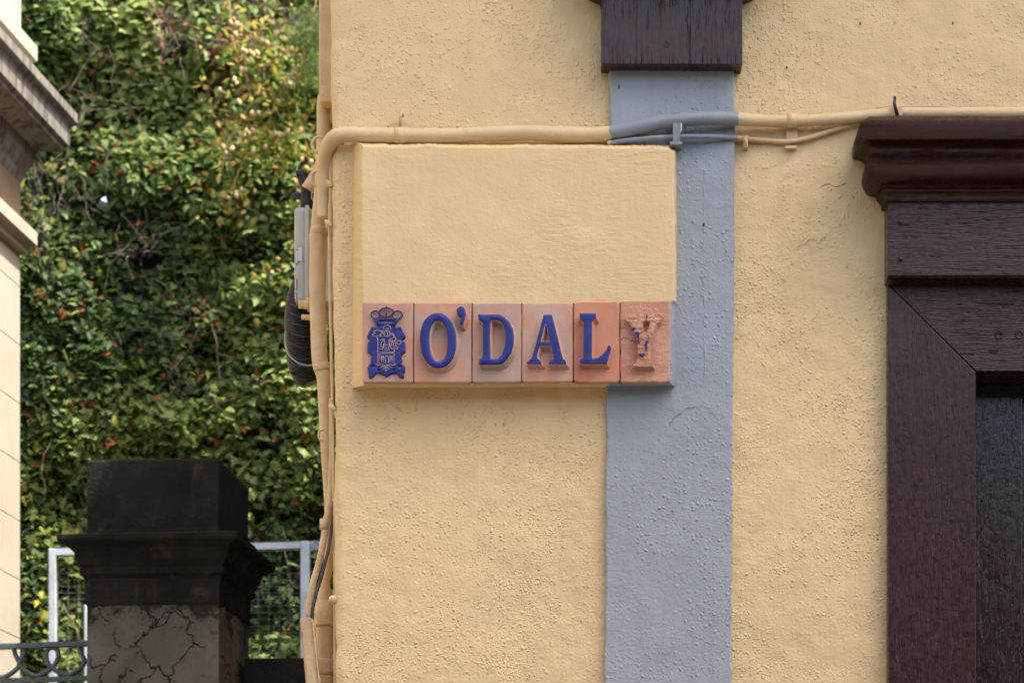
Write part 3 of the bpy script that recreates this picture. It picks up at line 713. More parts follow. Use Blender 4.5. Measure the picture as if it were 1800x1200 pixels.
bm = bmesh.new(); run(bm, [(569.5,172,.13,11.5),(569,190,.12,12.5),(568,240,.12,11.5),(566,300,.11,12),(563,345,.11,11.5),(560,380,.11,12),(559,404,.11,13),(559,412,.10,15.5),(559.5,440,.10,15.5),(558,520,.10,14.5),(560,580,.10,14),(561,620,.10,14),(564,643,.10,14),(567,652,.10,13.5),(570,670,.10,13),(571.5,720,.10,11.5),(575,800,.10,10.5),(578.5,870,.10,9.5),(581,930,.10,9.0),(580,960,.10,8.5),(576,1000,.10,8.5),(572,1022,.10,8.5),(569,1050,.10,13),(570,1066,.10,17),(571,1075,.10,18.5),(571,1101,.10,18.5)], lump=.03); obj('pipe', bm, M_SIDE, dp, True)
bm = bmesh.new(); run(bm, [(571,1096,.10,16.5),(572,1150,.10,16.5),(573,1260,.10,16.5)], lump=.01, n=3); obj('lower_pipe', bm, M_SIDE, dp, True)
bm = bmesh.new(); run(bm, [(572,1158,.10,19),(573,1186,.10,19)], lump=.03, n=3); run(bm, [(588,1150,.09,4),(588,1188,.09,4)], n=2); obj('pipe_clamp', bm, M_SIDE, dp, True)
bm = bmesh.new(); run(bm, [(561,404,.10,16.5),(561,409,.10,17),(561,414,.10,16.5)], n=2, lump=.02); obj('collar', bm, M_SIDE, dp, True)
bm = bmesh.new(); run(bm, [(565,640,.10,15.5),(566,646,.10,16),(567,652,.10,15)], n=2, lump=.05); obj('collar', bm, M_SIDE, dp, True)
bm = bmesh.new(); a = P(566, 188, .09); b = P(586, 160, .09); box(bm, a.x, b.x, .06, .10, a.z, b.z, .003); obj('bracket', bm, M_SIDE, dp)
# second thin duct bending away to the foot, with the dark cable showing
d2 = empty('bent_duct', 'thin painted duct bending out to the left with a dark cable showing', 'duct', P(545, 1080, .06))
bm = bmesh.new(); run(bm, [(582,700,.05,4),(583,800,.05,4.5),(580,880,.05,6),(573,920,.05,7),(569,950,.05,6.5),(560,990,.05,5.5),(549,1030,.05,6),(544,1060,.05,6.5),(542,1082,.05,5.5)], lump=.06); obj('duct', bm, M_SIDE, d2, True)
bm = bmesh.new(); run(bm, [(571,912,.05,8.5),(570,930,.05,8.5)], n=2, lump=.02); obj('collar', bm, M_SIDE, d2, True)
M_DARKC = plain('dark_cable', (.035, .03, .027), .6, .8, 90, .5, dist=.002)
bm = bmesh.new(); run(bm, [(586,880,.03,2),(583,925,.03,2.6),(576,970,.02,3),(567,1005,.02,3.4),(558,1035,.02,3.4),(551,1062,.02,3.2),(548,1084,.02,3)], seg=8, lump=.2); obj('cable', bm, M_DARKC, d2, True)
tr = empty('cable_trunking', 'slanting yellow plastic cable cover at the foot of the pipes', 'cable cover', P(545, 1200, .05))
bm = bmesh.new(); A = [P(527,1085,.04), P(550,1085,.04), P(566,1240,.04), P(541,1240,.04)]
for y0 in (.04,):
    f = [bm.verts.new(v) for v in A]; g_ = [bm.verts.new(v+Vector((0, .03, 0))) for v in A]
    bm.faces.new(f[::-1]); bm.faces.new(g_)
    for k in range(4): bm.faces.new((f[k], f[(k+1)%4], g_[(k+1)%4], g_[k]))
bmesh.ops.bevel(bm, geom=list(bm.edges), offset=.003, segments=2, affect='EDGES'); bmesh.ops.recalc_face_normals(bm, faces=bm.faces); obj('cover', bm, M_SIDE, tr)
bm = bmesh.new(); run(bm, [(549.5,1088,.036,1.6),(566,1240,.036,1.6)], seg=6, n=3); obj('seam', bm, M_SIDE, tr)
# thin cable hugging the corner
c2 = empty('corner_cable', 'thin lumpy painted cable hugging the house corner beside the downpipe', 'cable', P(584, 600, .03))
bm = bmesh.new(); run(bm, [(604,252,-.012,3.6),(594,253,-.008,4),(587,262,.01,4.6),(583,280,.02,4.8),(582.5,330,.03,4.4),(581,370,.03,4.4),(580,420,.03,3.6),(580,500,.03,3),(582,600,.03,3),(584,700,.03,2.8),(586,820,.03,2.8),(588,960,.03,2.8),(589,1230,.03,2.6)], lump=.10, seg=10); obj('sheath', bm, M_SIDE, c2, True)
for k, (x, y) in enumerate(((578, 322), (577, 392), (584, 714), (586, 1052))):
    bm = bmesh.new(); run(bm, [(x-4, y-4, .015, 2.5), (x-1, y+1, .01, 5.5 if k < 3 else 9), (x+5, y+7, .01, 3.5)], n=3, lump=.15, seg=10, seed=k); obj('cable_nail', bm, M_SIDE, c2, True)
# wire hooks
def hook(pts, label, r=2.6):
    bm = bmesh.new(); run(bm, [(a, b, .06, r) for a, b in pts], seg=8, lump=.08)
    tag(obj('hook', bm, M_SIDE, None, True), label, 'hook', 'painted wire hooks at the house corner')
hook([(568,243),(560,241),(552,245),(549,254),(552,264),(560,269),(563,269)], 'topmost curved painted hook beside the conduit bend')
hook([(563,302),(556,301),(549,306),(547,314),(551,323),(556,327),(562,325)], 'middle curved painted hook just above the grey box')
hook([(570,754),(563,757),(560,764),(562,772),(568,776)], 'lowest small painted hook halfway down the downpipe', 2)
# second strand of ribs: short conduit tail collars
bm = bmesh.new(); run(bm, [(561,300,.036,1),(566,306,.030,15),(576,311,.030,15),(578,312,.03,1)], n=3)
bm.free()
# junction box
jb = empty('junction_box', 'pale grey plastic junction box with small white stickers on the side wall', 'junction box', P(535, 445, .3))
M_BOXP = plain('grey_plastic', (.45, .46, .40), .45, .2, 80, .08)
bm = bmesh.new(); a = P(516.8, 531, .27); b = P(541, 362, .27); box(bm, a.x, b.x, .27, .46, a.z, b.z, .010); obj('lid', bm, M_BOXP, jb)
bm = bmesh.new(); a = P(536, 533, .262); b = P(543.5, 360, .262); box(bm, a.x, b.x, .262, .468, a.z, b.z, .003); obj('rim', bm, M_BOXP, jb)
bm = bmesh.new(); a = P(542, 528, .265); b = P(600, 364, .265); box(bm, a.x, b.x, .275, .455, a.z, b.z, .004); obj('back', bm, M_BOXP, jb)
M_STK = plain('white_sticker', (.66, .67, .68), .4); M_INK = plain('sticker_edge', (.02, .02, .03), .5)
for x0, x1, y0, y1 in ((523.8, 531.5, 434, 459), (519, 523.2, 440, 463), (518.2, 521, 490, 508), (518.2, 520.5, 515, 526)):
    bm = bmesh.new(); a = P(x0, y1, .2695); b = P(x1, y0, .2695); box(bm, a.x, b.x, .2684, .2705, a.z, b.z, .0); q = obj('sticker', bm, M_STK, jb)
    bm = bmesh.new(); box(bm, a.x-.0007, b.x+.0007, .2690, .2707, a.z-.0008, b.z+.0008, 0); obj('sticker_border', bm, M_INK, q)
for x, y, r in ((532, 535, 7), (537, 557, 4.5)):
    bm = bmesh.new(); run(bm, [(x-7, y-(0 if r > 5 else 0), .2, r), (x+8, y+1, .2, r*1.1), (x+8.5, y+1, .2, r*1.7), (x+12, y+1, .2, r*1.8)], n=2, lump=.04)
    obj('mounting_lug', bm, M_SIDE, jb, True)
# black corrugated cable coil
coil = empty('cable_coil', 'thick black coil of cable hanging behind the downpipe under the grey box', 'cable coil', P(535, 600, .35))
M_BLK = plain('black_rubber', (.0018, .0018, .002), .42, .5, 120, .3, .4)
bm = bmesh.new()
spine = catmull([P(*q) for q in ((548,492,.32),(530,505,.33),(526,540,.33),(530,580,.33),(532,620,.33),(538,650,.33),(548,672,.33))], 40)
rs = []
for i, q in enumerate(spine):
    t = i/len(spine); r = (12+17*min(1, t*2.2))*(D+.33)/F*(1-.35*max(0, t-.82)/.18); rs.append(r*(1+.02*math.sin(i*1.35)))
tube(bm, spine, rs, 28, lump=.0); obj('coil', bm, M_BLK, coil, True)
for k in range(8):
    bm = bmesh.new(); y = 530+k*18+random.uniform(-4,4)+random.uniform(-2, 2); x0 = 505+k*.5
    pts = [P(x0+random.uniform(0,1.5), y-8, .345), P(x0+7, y+3, .30), P(x0+24, y+9+random.uniform(-2,3), .285), P(x0+42, y+8+random.uniform(-3,3), .29), P(x0+56, y+2, .32)]
    tube(bm, catmull(pts, 6), .0016+.0010*random.random(), 8); obj('cable_turn', bm, M_BLK, coil, True)
M_GWIRE = plain('grey_wire', (.30, .30, .30), .4)
bm = bmesh.new(); run(bm, [(502,582,.31,1.6),(501,600,.30,1.6),(506,620,.28,1.6),(520,635,.275,1.6),(538,642,.27,1.6),(556,640,.27,1.6)], seg=8, n=6); obj('tie_wire', bm, M_GWIRE, coil, True)
# elbow with black connector above the box
el = empty('cable_gland', 'black cable connector on a short painted pipe above the grey box', 'connector', P(540, 330, .3))
bm = bmesh.new(); run(bm, [(572,262,.30,9),(562,292,.30,10),(553,312,.30,11),(546,325,.30,12),(540,334,.30,12)], lump=.03); obj('pipe_stub', bm, M_SIDE, el, True)
bm = bmesh.new(); run(bm, [(522,310,.31,9),(530,308,.31,10),(536,318,.31,12),(541,332,.31,13),(541,350,.31,13),(541,366,.31,14)], lump=.02); run(bm, [(512,346,.33,3),(522,344,.32,6),(540,347,.31,7)]); obj('gland', bm, M_BLK, el, True)
bm = bmesh.new(); run(bm, [(554,332,.28,1.4),(549,338,.27,1.4),(548,346,.27,1.4),(551,353,.27,1.4),(557,352,.27,1.4)], seg=8); obj('wire_loop', bm, M_GWIRE, el, True)
bm = bmesh.new(); run(bm, [(530,283,.34,1.5),(523,294,.34,1.5),(521,310,.34,1.5)], seg=8); obj('loose_wire', bm, M_GWIRE, el, True)
# ------------------------------------------------------------------ stone building at the left
def stone_left():
    s = N('cut_limestone'); n1 = s.noise(2.5, 4); n2 = s.noise(1, 5, .65, vec=s.map((9, 9, .9))); n3 = s.noise(90, 4, .6)
    col = s.mix(s.rng(n1, .3, .7), (.40, .345, .27), (.46, .40, .32))
    n4 = s.noise(1, 5, .7, vec=s.map((22, 22, 5), loc=(3, 1, 2))); col = s.mix(s.mul(s.rng(n4, .48, .72), .40), col, (.34, .28, .20))
    z = s.n('SeparateXYZ', {0: s.c}).outputs[2]
    # joints cut every 0.236 m, starting below the string course
    zz = s.math('FRACT', s.math('DIVIDE', s.math('SUBTRACT', z, 3.235), .2265))
    j = s.math('MAXIMUM', s.rng(zz, .018, .006), s.rng(zz, .982, .994))
    j = s.mul(j, s.math('LESS_THAN', z, 4.72))
    col = s.mix(s.mul(j, .75), col, (.25, .17, .11))
    return s.done(col, .8, s.bump(s.math('SUBTRACT', s.add(s.mul(n3, .25), n1), s.mul(j, 1.5)), .003), Specular_IOR_Level=.2)
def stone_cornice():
    s = N('weathered_shaded_cornice'); n1 = s.noise(1, 5, .7, vec=s.map((26, 26, 3.0))); n3 = s.noise(70, 5, .65); n2 = s.noise(6, 4)
    col = s.mix(s.rng(n2, .3, .7), (.20, .180, .150), (.27, .24, .20))  # base tone darkened to carry the soffit's shade; the streaks are weathering
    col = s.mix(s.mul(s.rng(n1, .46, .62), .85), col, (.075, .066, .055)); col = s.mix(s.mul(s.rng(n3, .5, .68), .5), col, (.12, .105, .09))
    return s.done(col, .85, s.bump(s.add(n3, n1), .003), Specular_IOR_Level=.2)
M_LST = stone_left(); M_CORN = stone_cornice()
M_WARM = plain('shaded_warm_stone', (.24, .165, .105), .85, .5, 60, .12)  # frieze colour darkened to carry the shade below the cornice
sb = empty('stone_building', 'cream limestone building with jutting weathered cornice at the left edge', 'building', (0, 0, 0))
YB = 5.5
Ucor = P(35, 700, YB); ang = math.atan2(635, 5000)
ux = Vector((math.cos(ang), -math.sin(ang), 0)); uy = Vector((math.sin(ang), math.cos(ang), 0))   # facade normal, facade direction (going back)
def zat(py, p): return ZC+(VY-py)*(D+YB+p)/F
def fac_sweep(bm, prof):
    """profile (p, z) swept down the facade then round its far corner"""
    cols = []
    for p, z in prof:
        base = Vector((Ucor.x, Ucor.y, z))
        a = base+ux*p-uy*9.0; b = base+ux*p+uy*p; c = base-ux*3.0+uy*p
        cols.append([bm.verts.new(v) for v in (a, b, c)])
    for r0, r1 in zip(cols, cols[1:]):
        for k in range(2): bm.faces.new((r0[k], r1[k], r1[k+1], r0[k+1]))
    bmesh.ops.recalc_face_normals(bm, faces=bm.faces)
kp = .177/103
bm = bmesh.new(); fac_sweep(bm, [(0, 0), (0, zat(384, 0)+.02)]); obj('wall', bm, M_LST, sb)
bm = bmesh.new(); fac_sweep(bm, [(.0, zat(449,0)), (.022, zat(447,.02)), (.028, zat(437,.03)), (.038, zat(435,.04)), (.053, zat(433,.053)), (.053, zat(410,.053)), (-.02, zat(398,.0))]); obj('string_course', bm, M_LST, sb)
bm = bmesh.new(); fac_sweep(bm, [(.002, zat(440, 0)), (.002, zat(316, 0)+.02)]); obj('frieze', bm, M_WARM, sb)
bm = bmesh.new(); q = lambda x, y: ((x-35)*kp, zat(y, (x-35)*kp))
prof = [(-.02, zat(324,0)), (.002, zat(322, 0)), q(42,314), q(44,306), q(52,300), q(55,292), q(62,286), q(64,268), q(113,268), q(115,262), q(123,260), q(124,232), q(127,228), q(134,224), q(138,221), q(138,205), (-.02, zat(190, .15))]
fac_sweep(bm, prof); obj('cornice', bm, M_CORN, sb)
bm = bmesh.new(); fac_sweep(bm, [(-.05, zat(112, .05)), q(60, 112), q(66,110), q(66,84), q(37,76), q(36,-600), (-.05, zat(-600,0))]); obj('attic_wall', bm, M_LST, sb)
# ------------------------------------------------------------------ blackened gate pillar
pl = empty('gate_pillar', 'blackened stone gate pillar with moulded cap and cracked grey shaft', 'pillar', (0, 0, 0))
YP = 4.0; pang = math.atan2(1450-980, 5000)
px_ = Vector((math.cos(pang), -math.sin(pang), 0)); py2 = Vector((math.sin(pang), math.cos(pang), 0))
PL = P(152, 1062, YP); Wd = (387-152)*(D+YP)/F/math.cos(pang)
def zp(py): return ZC+(VY-py)*(D+YP)/F
def sq_sweep(bm, prof, jit=0):
    rows = []
    for p, z in prof:
        c0 = Vector((PL.x, PL.y, z))
        cs = [c0-px_*p-py2*p, c0+px_*(Wd+p)-py2*p, c0+px_*(Wd+p)+py2*(Wd*1.12+p), c0-px_*p+py2*(Wd*1.12+p)]
        ring = []
        for i in range(4):
            for k in range(12):
                v = cs[i].lerp(cs[(i+1)%4], k/12); n = .0022*math.sin(k*2.1+z*31+i)+.0016*math.sin(k*5.3+z*77)
                ring.append(bm.verts.new(v+Vector((n*.6, n, n*.7 if jit else 0))))
        rows.append(ring)
    for r0, r1 in zip(rows, rows[1:]):
        m = len(r0)
        for k in range(m): bm.faces.new((r0[k], r0[(k+1)%m], r1[(k+1)%m], r1[k]))
    bm.faces.new(rows[0][::-1]); bm.faces.new(rows[-1]); bmesh.ops.recalc_face_normals(bm, faces=bm.faces)
def soot():
    s = N('sooty_stone'); n = s.noise(3.5, 5, .6); n2 = s.noise(14, 5, .7); n3 = s.noise(80, 4, .6); st = s.noise(1, 5, .65, vec=s.map((9, 9, 1.6)))
    col = s.mix(s.rng(n, .3, .7), (.0065, .0067, .0068), (.0165, .0168, .0168)); col = s.mix(s.mul(s.rng(n2, .56, .74), .55), col, (.040, .040, .038))
    col = s.mix(s.mul(s.rng(st, .56, .72), .6), col, (.055, .042, .032)); col = s.mix(s.mul(s.rng(s.noise(8, 6, .75, vec=s.map(loc=(4.2, 1, 7))), .60, .76), .45), col, (.075, .060, .048))
    return s.done(col, .85, s.bump(s.add(n3, n2), .004), Specular_IOR_Level=.15)
def shaftm():
    s = N('cracked_shaft'); n = s.noise(5, 5, .6); n2 = s.noise(20, 5, .7); n3 = s.noise(110, 4, .6)
    wn = s.n('TexNoise', {'Vector': s.c, 'Scale': 12.0, 'Detail': 6.0}); sc = s.n('VectorMath', operation='SCALE'); s.put(sc.inputs[0], wn.outputs['Color']); sc.inputs['Scale'].default_value = .15
    ad = s.n('VectorMath', operation='ADD'); s.put(ad.inputs[0], s.c); s.put(ad.inputs[1], sc.outputs[0])
    e = s.n('TexVoronoi', {'Vector': ad.outputs[0], 'Scale': 7.0}, feature='DISTANCE_TO_EDGE').outputs[0]
    cr = s.mul(s.rng(e, .024, .006), s.rng(s.noise(6, 4, .6), .42, .52))
    col = s.mix(s.rng(n, .3, .7), (.062, .064, .062), (.125, .127, .122)); col = s.mix(s.mul(s.rng(n2, .5, .7), .6), col, (.050, .049, .047))
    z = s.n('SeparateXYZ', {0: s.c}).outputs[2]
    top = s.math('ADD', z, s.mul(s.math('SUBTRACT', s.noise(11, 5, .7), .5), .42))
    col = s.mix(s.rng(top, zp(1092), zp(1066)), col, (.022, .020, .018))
    col = s.mix(cr, col, (.014, .012, .010))
    return s.done(col, .85, s.bump(s.math('SUBTRACT', s.add(s.mul(n3, .5), n2), s.mul(cr, 1.6)), .004), Specular_IOR_Level=.2)
M_SOOT = soot(); M_SHAFT = shaftm()
kq = (D+YP)/F
bm = bmesh.new(); sq_sweep(bm, [(0, 0), (0, 1.0), (0, 2.0), (0, zp(1062)-.001)]); obj('shaft', bm, M_SHAFT, pl)
bm = bmesh.new(); sq_sweep(bm, [(-.02, zp(1066)), (.003, zp(1064)), (.006, zp(1058)), (.004, zp(1054)), (.005, zp(1016)), (.012, zp(1013)), (.018, zp(1009)), (.019, zp(1003)), (.016, zp(999)), (.024, zp(991)), (.030, zp(985)), (.036, zp(975)), (.046, zp(966)), (.066, zp(960)), (.077, zp(957)), (.080, zp(953)), (.080, zp(946)), (.07, zp(944)), (-.001, zp(941)), (-.02, zp(941))], True); obj('moulded_cap', bm, M_SOOT, pl)
bm = bmesh.new(); sq_sweep(bm, [(0, zp(941.5)), (-.003, zp(930)), (-.001, zp(870)), (-.002, zp(812)), (-.006, zp(808))]); obj('top_block', bm, M_SOOT, pl)
# low dark wall running from the pillar behind the house
lw = bmesh.new(); a = P(430, 1157, YP+.25); c = Vector((a.x, a.y, 0)); pts = []
for (u, v) in ((0, 0), (2.4, 0), (2.4, .3), (0, .3)): pts.append(c+px_*u+py2*v)
lo = [lw.verts.new((p.x, p.y, 0)) for p in pts]; hi = [lw.verts.new((p.x, p.y, a.z)) for p in pts]
lw.faces.new(lo[::-1]); lw.faces.new(hi)
for k in range(4): lw.faces.new((lo[k], lo[(k+1)%4], hi[(k+1)%4], hi[k]))
tag(obj('garden_wall', lw, M_SOOT), 'low black stained garden wall running right from the gate pillar', 'wall')
# ------------------------------------------------------------------ iron railing
rl = empty('iron_railing', 'dark green iron railing with looping scrollwork beside the gate pillar', 'railing', (0, 0, 0))
def greeni():
    s = N('green_iron'); n = s.noise(40, 4, .6)
    col = s.mix(s.rng(n, .3, .7), (.045, .072, .080), (.070, .100, .112)); col = s.mix(s.rng(s.noise(12, 5, .7), .60, .68), col, (.10, .03, .02))
    return s.done(col, .45, s.bump(n, .001), Specular_IOR_Level=.4)
M_IRON = greeni(); YR = 4.15
def bar(bm, p0, p1, h, d): 
    q = (Vector(p1)-Vector(p0)).normalized(); n = Vector((-q.y, q.x, 0)); n = n.normalized() if n.length > 0 else Vector((0,1,0)); up = Vector((0,0,1))
    vs = [bm.verts.new(Vector(p)+n*a*d/2+up*b*h/2) for p in (p0, p1) for a, b in ((-1,-1),(1,-1),(1,1),(-1,1))]
    for f in ((0,1,2,3),(7,6,5,4),(0,4,5,1),(1,5,6,2),(2,6,7,3),(3,7,4,0)): bm.faces.new([vs[i] for i in f])
YR2 = YR
bm = bmesh.new(); bar(bm, P(-900, 1169, YR), P(165, 1130, YR), 8.5*kq, .035); obj('top_rail', bm, M_IRON, rl)
bm = bmesh.new(); bar(bm, P(-900, 1224, YR), P(165, 1191, YR), 8*kq, .03); obj('bottom_rail', bm, M_IRON, rl)
yy = lambda x, y: y-(x-90)*.036
for k in range(-8, 2):
    x0 = 91.5+k*114.6-0
    spec = [(x0-47,1131),(x0-50,1146),(x0-57,1165),(x0-40,1181),(x0-23,1185),(x0,1172),(x0+10,1156),(x0+9,1142),(x0,1136),(x0-9,1142),(x0-10,1156),(x0,1172),(x0+23,1185),(x0+40,1181),(x0+57,1165),(x0+50,1146),(x0+47,1131)]
    spec = [(a, yy(a, b+1)) for a, b in spec if a < 152]
    if len(spec) < 4: continue
    bm = bmesh.new(); pts = catmull([P(a, b, YR) for a, b in spec], 6)
    tube(bm, pts, 4.5*kq, 8, flat=1.0); obj('scroll', bm, M_IRON, rl, True)
for k in range(2):
    bm = bmesh.new(); x0 = P(-100-k*560, 0, YR).x; box(bm, x0, x0+.03, YR-.015, YR+.015, 1.4, P(0, 1192, YR).z); obj('rail_post', bm, M_IRON, rl)
# ------------------------------------------------------------------ galvanised mesh fence
YF = 7.0; mf = empty('mesh_fence', 'galvanised tube frame fence panel with welded wire mesh before the ivy', 'fence', (0, 0, 0))
M_GALV = plain('galvanised_tube', (.68, .73, .78), .4, .3, 60, .12, .5, .2)
kf = (D+YF)/F
def fpx(x): return P(x, 0, YF).x
def fz(y): return P(0, y, YF).z
def fbox2(name, x0, x1, y0, y1, t=.05):
    bm = bmesh.new(); box(bm, fpx(x0), fpx(x1), YF, YF+t, fz(y1) if y1 < 1500 else 0, fz(y0), .004); obj(name, bm, M_GALV, mf)
fbox2('post', 85, 98, 963, 2400); fbox2('post', 528, 545, 950, 2400); fbox2('post', 147.5, 153, 1062, 2400, .03)
bm = bmesh.new(); bar(bm, Vector((fpx(98.3), YF+.025, fz(969))), Vector((fpx(527.7), YF+.025, fz(957))), 11.5*kf, .05); obj('top_rail', bm, M_GALV, mf)
bm = bmesh.new(); bar(bm, Vector((fpx(545.5), YF+.03, fz(957))), Vector((fpx(700), YF+.30, fz(948))), 16*kf, .05); obj('side_rail', bm, M_GALV, mf)
bm = bmesh.new()
for i in range(24):
    x = 100+i*18.6
    if x > 527: break
    box(bm, fpx(x)-.0009, fpx(x)+.0009, YF+.02, YF+.0228, .3, fz(968), 0)
for j in range(70):
    y = 1005+j*11.6
    box(bm, fpx(98), fpx(528), YF+.023, YF+.0255, fz(y)-.0008, fz(y)+.0008, 0)
obj('wire_mesh', bm, plain('dull_wire', (.22, .23, .23), .6, metal=.2), mf)
# ------------------------------------------------------------------ ivy-covered rock wall
YI = 8.3
def rock():
    s = N('rock_face'); n = s.noise(3, 5, .6); n2 = s.noise(25, 5, .7)
    return s.done(s.mix(s.rng(n, .3, .7), (.05, .042, .034), (.12, .105, .085)), .9, s.bump(s.add(n, n2), .02))
def ivy_h(x, z):
    return .16*vnoise(x, z, 1.1, 31)+.16*vnoise(x, z, 2.6, 32)+.10*vnoise(x, z, 6, 33)
xs = np.arange(-5.5, 3.01, .1); zs = np.arange(0, 8.6, .1)
A, B = np.meshgrid(xs, zs, indexing='ij'); Yv = YI+.28-ivy_h(A, B)*.8+.05*vnoise(A, B, 9, 34)
V = np.stack([A, Yv, B], -1).reshape(-1, 3).tolist(); nz = len(zs)
Fc = [(i*nz+j, (i+1)*nz+j, (i+1)*nz+j+1, i*nz+j+1) for i in range(len(xs)-1) for j in range(nz-1)]
nb = len(V)
V += [[-5.5, YI+2, 0], [3.0, YI+2, 0], [-5.5, YI+2, 8.5], [3.0, YI+2, 8.5]]
top0, top1 = (0)*nz+nz-1, (len(xs)-1)*nz+nz-1
Fc += [tuple([i*nz+nz-1 for i in range(len(xs))]+[nb+3, nb+2])]
me = bpy.data.meshes.new('rock_wall'); me.from_pydata(V, [], Fc); me.materials.append(rock()); ro = bpy.data.objects.new('rock_wall', me); link(ro)
tag(ro, 'tall dark rock retaining wall almost hidden under the ivy', 'wall')
def leafmat(name, transl=.42):
    s = N(name); at = s.n('Attribute', attribute_name='leaf_colour').outputs['Color']
    n = s.noise(60, 3)
    col = s.mix(s.rng(n, .3, .7), at, s.mix(.5, at, s.mix(1.0, at, (1.25, 1.2, .9), 'MULTIPLY')))
    s.put(s.b.inputs['Base Color'], col); s.put(s.b.inputs['Roughness'], .55); s.put(s.b.inputs['Specular IOR Level'], .22)
    tr_ = s.n('BsdfTranslucent', {'Color': s.mix(1.0, col, (1.3, 1.5, .5), 'MULTIPLY')}); mx = s.n('MixShader', {0: transl})
    s.t.links.new(s.b.outputs[0], mx.inputs[1]); s.t.links.new(tr_.outputs[0], mx.inputs[2])
    s.t.links.new(mx.outputs[0], s.t.nodes['Material Output'].inputs['Surface']); return s.m
M_LEAF = leafmat('ivy_leaf')
# leaf outline (unit length, tip at -z), folded along the midrib
LV = np.array([(0, 0, .02), (.30, .06, .20), (.52, .13, -.02), (.34, .05, -.22), (.36, .06, -.42), (.16, .02, -.55), (0, .0, -.95), (-.16, .02, -.55), (-.36, .06, -.42), (-.34, .05, -.22), (-.52, .13, -.02), (-.30, .06, .20), (0, -.03, -.30)])
LF = [(0,1,12),(1,2,3,12),(3,4,5,12),(5,6,12),(6,7,12),(7,8,9,12),(9,10,11,12),(11,0,12)]
OV = np.array([(0, 0, 0), (.22, .04, -.2), (.26, .05, -.5), (0, .02, -1.0), (-.26, .05, -.5), (-.22, .04, -.2), (0, -.04, -.4)])
OF = [(0,1,6),(1,2,6),(2,3,6),(3,4,6),(4,5,6),(5,0,6)]
def scatter(name, pos, size, yaw, pitch, roll, col, LV, LF, mat):
    n = len(pos); k = len(LV)
    cy_, sy = np.cos(yaw), np.sin(yaw); cp_, sp = np.cos(pitch), np.sin(pitch); cr_, sr = np.cos(roll), np.sin(roll)
    L = LV[None]*size[:, None, None]
    x, y, z = L[..., 0], L[..., 1], L[..., 2]
    x, z = x*cr_[:, None]-z*sr[:, None], x*sr[:, None]+z*cr_[:, None]          # spin in its own plane
    y, z = y*cp_[:, None]+z*sp[:, None], -y*sp[:, None]+z*cp_[:, None]    # tip comes towards us = face turned up
    x, y = x*cy_[:, None]-y*sy[:, None], x*sy[:, None]+y*cy_[:, None]
    V = np.stack([x, y, z], -1)+pos[:, None]
    me = bpy.data.meshes.new(name); F_ = []
    loops = []; starts = []; tot = []; c = 0
    base = [np.array(f) for f in LF]
    flat = np.concatenate(base); sizes = np.array([len(f) for f in base])
    allidx = (flat[None]+np.arange(n)[:, None]*k).reshape(-1)
    tots = np.tile(sizes, n); st = np.concatenate([[0], np.cumsum(tots)[:-1]])
    me.vertices.add(n*k); me.vertices.foreach_set('co', V.reshape(-1).astype(np.float32))
    me.loops.add(len(allidx)); me.loops.foreach_set('vertex_index', allidx.astype(np.int32))
    me.polygons.add(len(tots)); me.polygons.foreach_set('loop_start', st.astype(np.int32)); me.polygons.foreach_set('loop_total', tots.astype(np.int32))
    me.update(); me.validate()
    ca = me.color_attributes.new('leaf_colour', 'FLOAT_COLOR', 'POINT'); cc = np.ones((n, k, 4)); cc[..., :3] = col[:, None]
    ca.data.foreach_set('color', cc.reshape(-1).astype(np.float32))
    me.materials.append(mat); o = bpy.data.objects.new(name, me); link(o); return o
def inpatch(x, z, patches):
    m = np.zeros(len(x))
    for px, py, rx, ry in patches:
        c = P(px, py, YI); k = (D+YI)/F
        m = np.maximum(m, np.clip(1.6-1.6*np.sqrt(((x-c.x)/(rx*k))**2+((z-c.z)/(ry*k))**2), 0, 1))
    return m
BARE = [(430,60,70,70),(300,20,50,40),(90,330,40,60),(120,190,60,22),(60,420,25,40),(250,440,40,30),(310,70,40,50),(400,230,30,60),(340,680,50,22),(150,60,18,40),(500,20,50,30),(330,560,25,60)]
DARKS = [(255,390,28,24),(310,380,30,20),(460,430,90,90),(470,330,60,60),(480,760,70,90),(150,120,30,18),(70,490,26,30),(500,600,40,120),(330,250,25,20),(470,880,60,60),(200,500,20,22)]
n = 150000; ni = 112000
x = np.concatenate([rng.uniform(-3.1, -.8, ni), rng.uniform(-4.4, .9, n-ni)]); z = np.concatenate([rng.uniform(2.9, 7.0, ni), rng.uniform(1.4, 7.9, n-ni)])
dens = 1-.75*inpatch(x, z, BARE)-.75*inpatch(x, z, DARKS)
hh = ivy_h(x, z); dens = dens*np.clip(.72+hh*4.4, .22, 1)
keep = rng.random(n) < dens; x, z, hh = x[keep], z[keep], hh[keep]; n = len(x)
y = YI-hh*.8+.10*rng.random(n)**.8+.02
px_img = VX+x*F/(D+y)
size = rng.uniform(.026, .050, n)*(1+.5*(rng.random(n) < .10))
col = np.zeros((n, 3)); g = rng.random(n); tone = np.clip(.5+1.4*vnoise(x, z, 1.6, 61)+1.0*(rng.random(n)-.5), 0, 1)
dk = np.array([.040, .074, .022]); md = np.array([.145, .205, .055]); lt = np.array([.275, .325, .100])
col = np.where((tone < .5)[:, None], dk+(md-dk)*(tone*2)[:, None], md+(lt-md)*(tone*2-1)[:, None])
yl = rng.random(n) < .045; col[yl] = np.array([.34, .33, .05])*rng.uniform(.7, 1.2, (yl.sum(), 1))
RED = [(350,315,22,22),(420,210,50,60),(290,40,30,50),(450,740,40,40),(150,480,20,14),(460,940,40,16),(400,120,60,90),(330,590,20,20),(380,760,20,10)]
TAN = [(415,100,75,100),(500,40,60,40),(400,230,30,60),(290,50,30,50),(440,60,40,50),(100,330,30,40)]
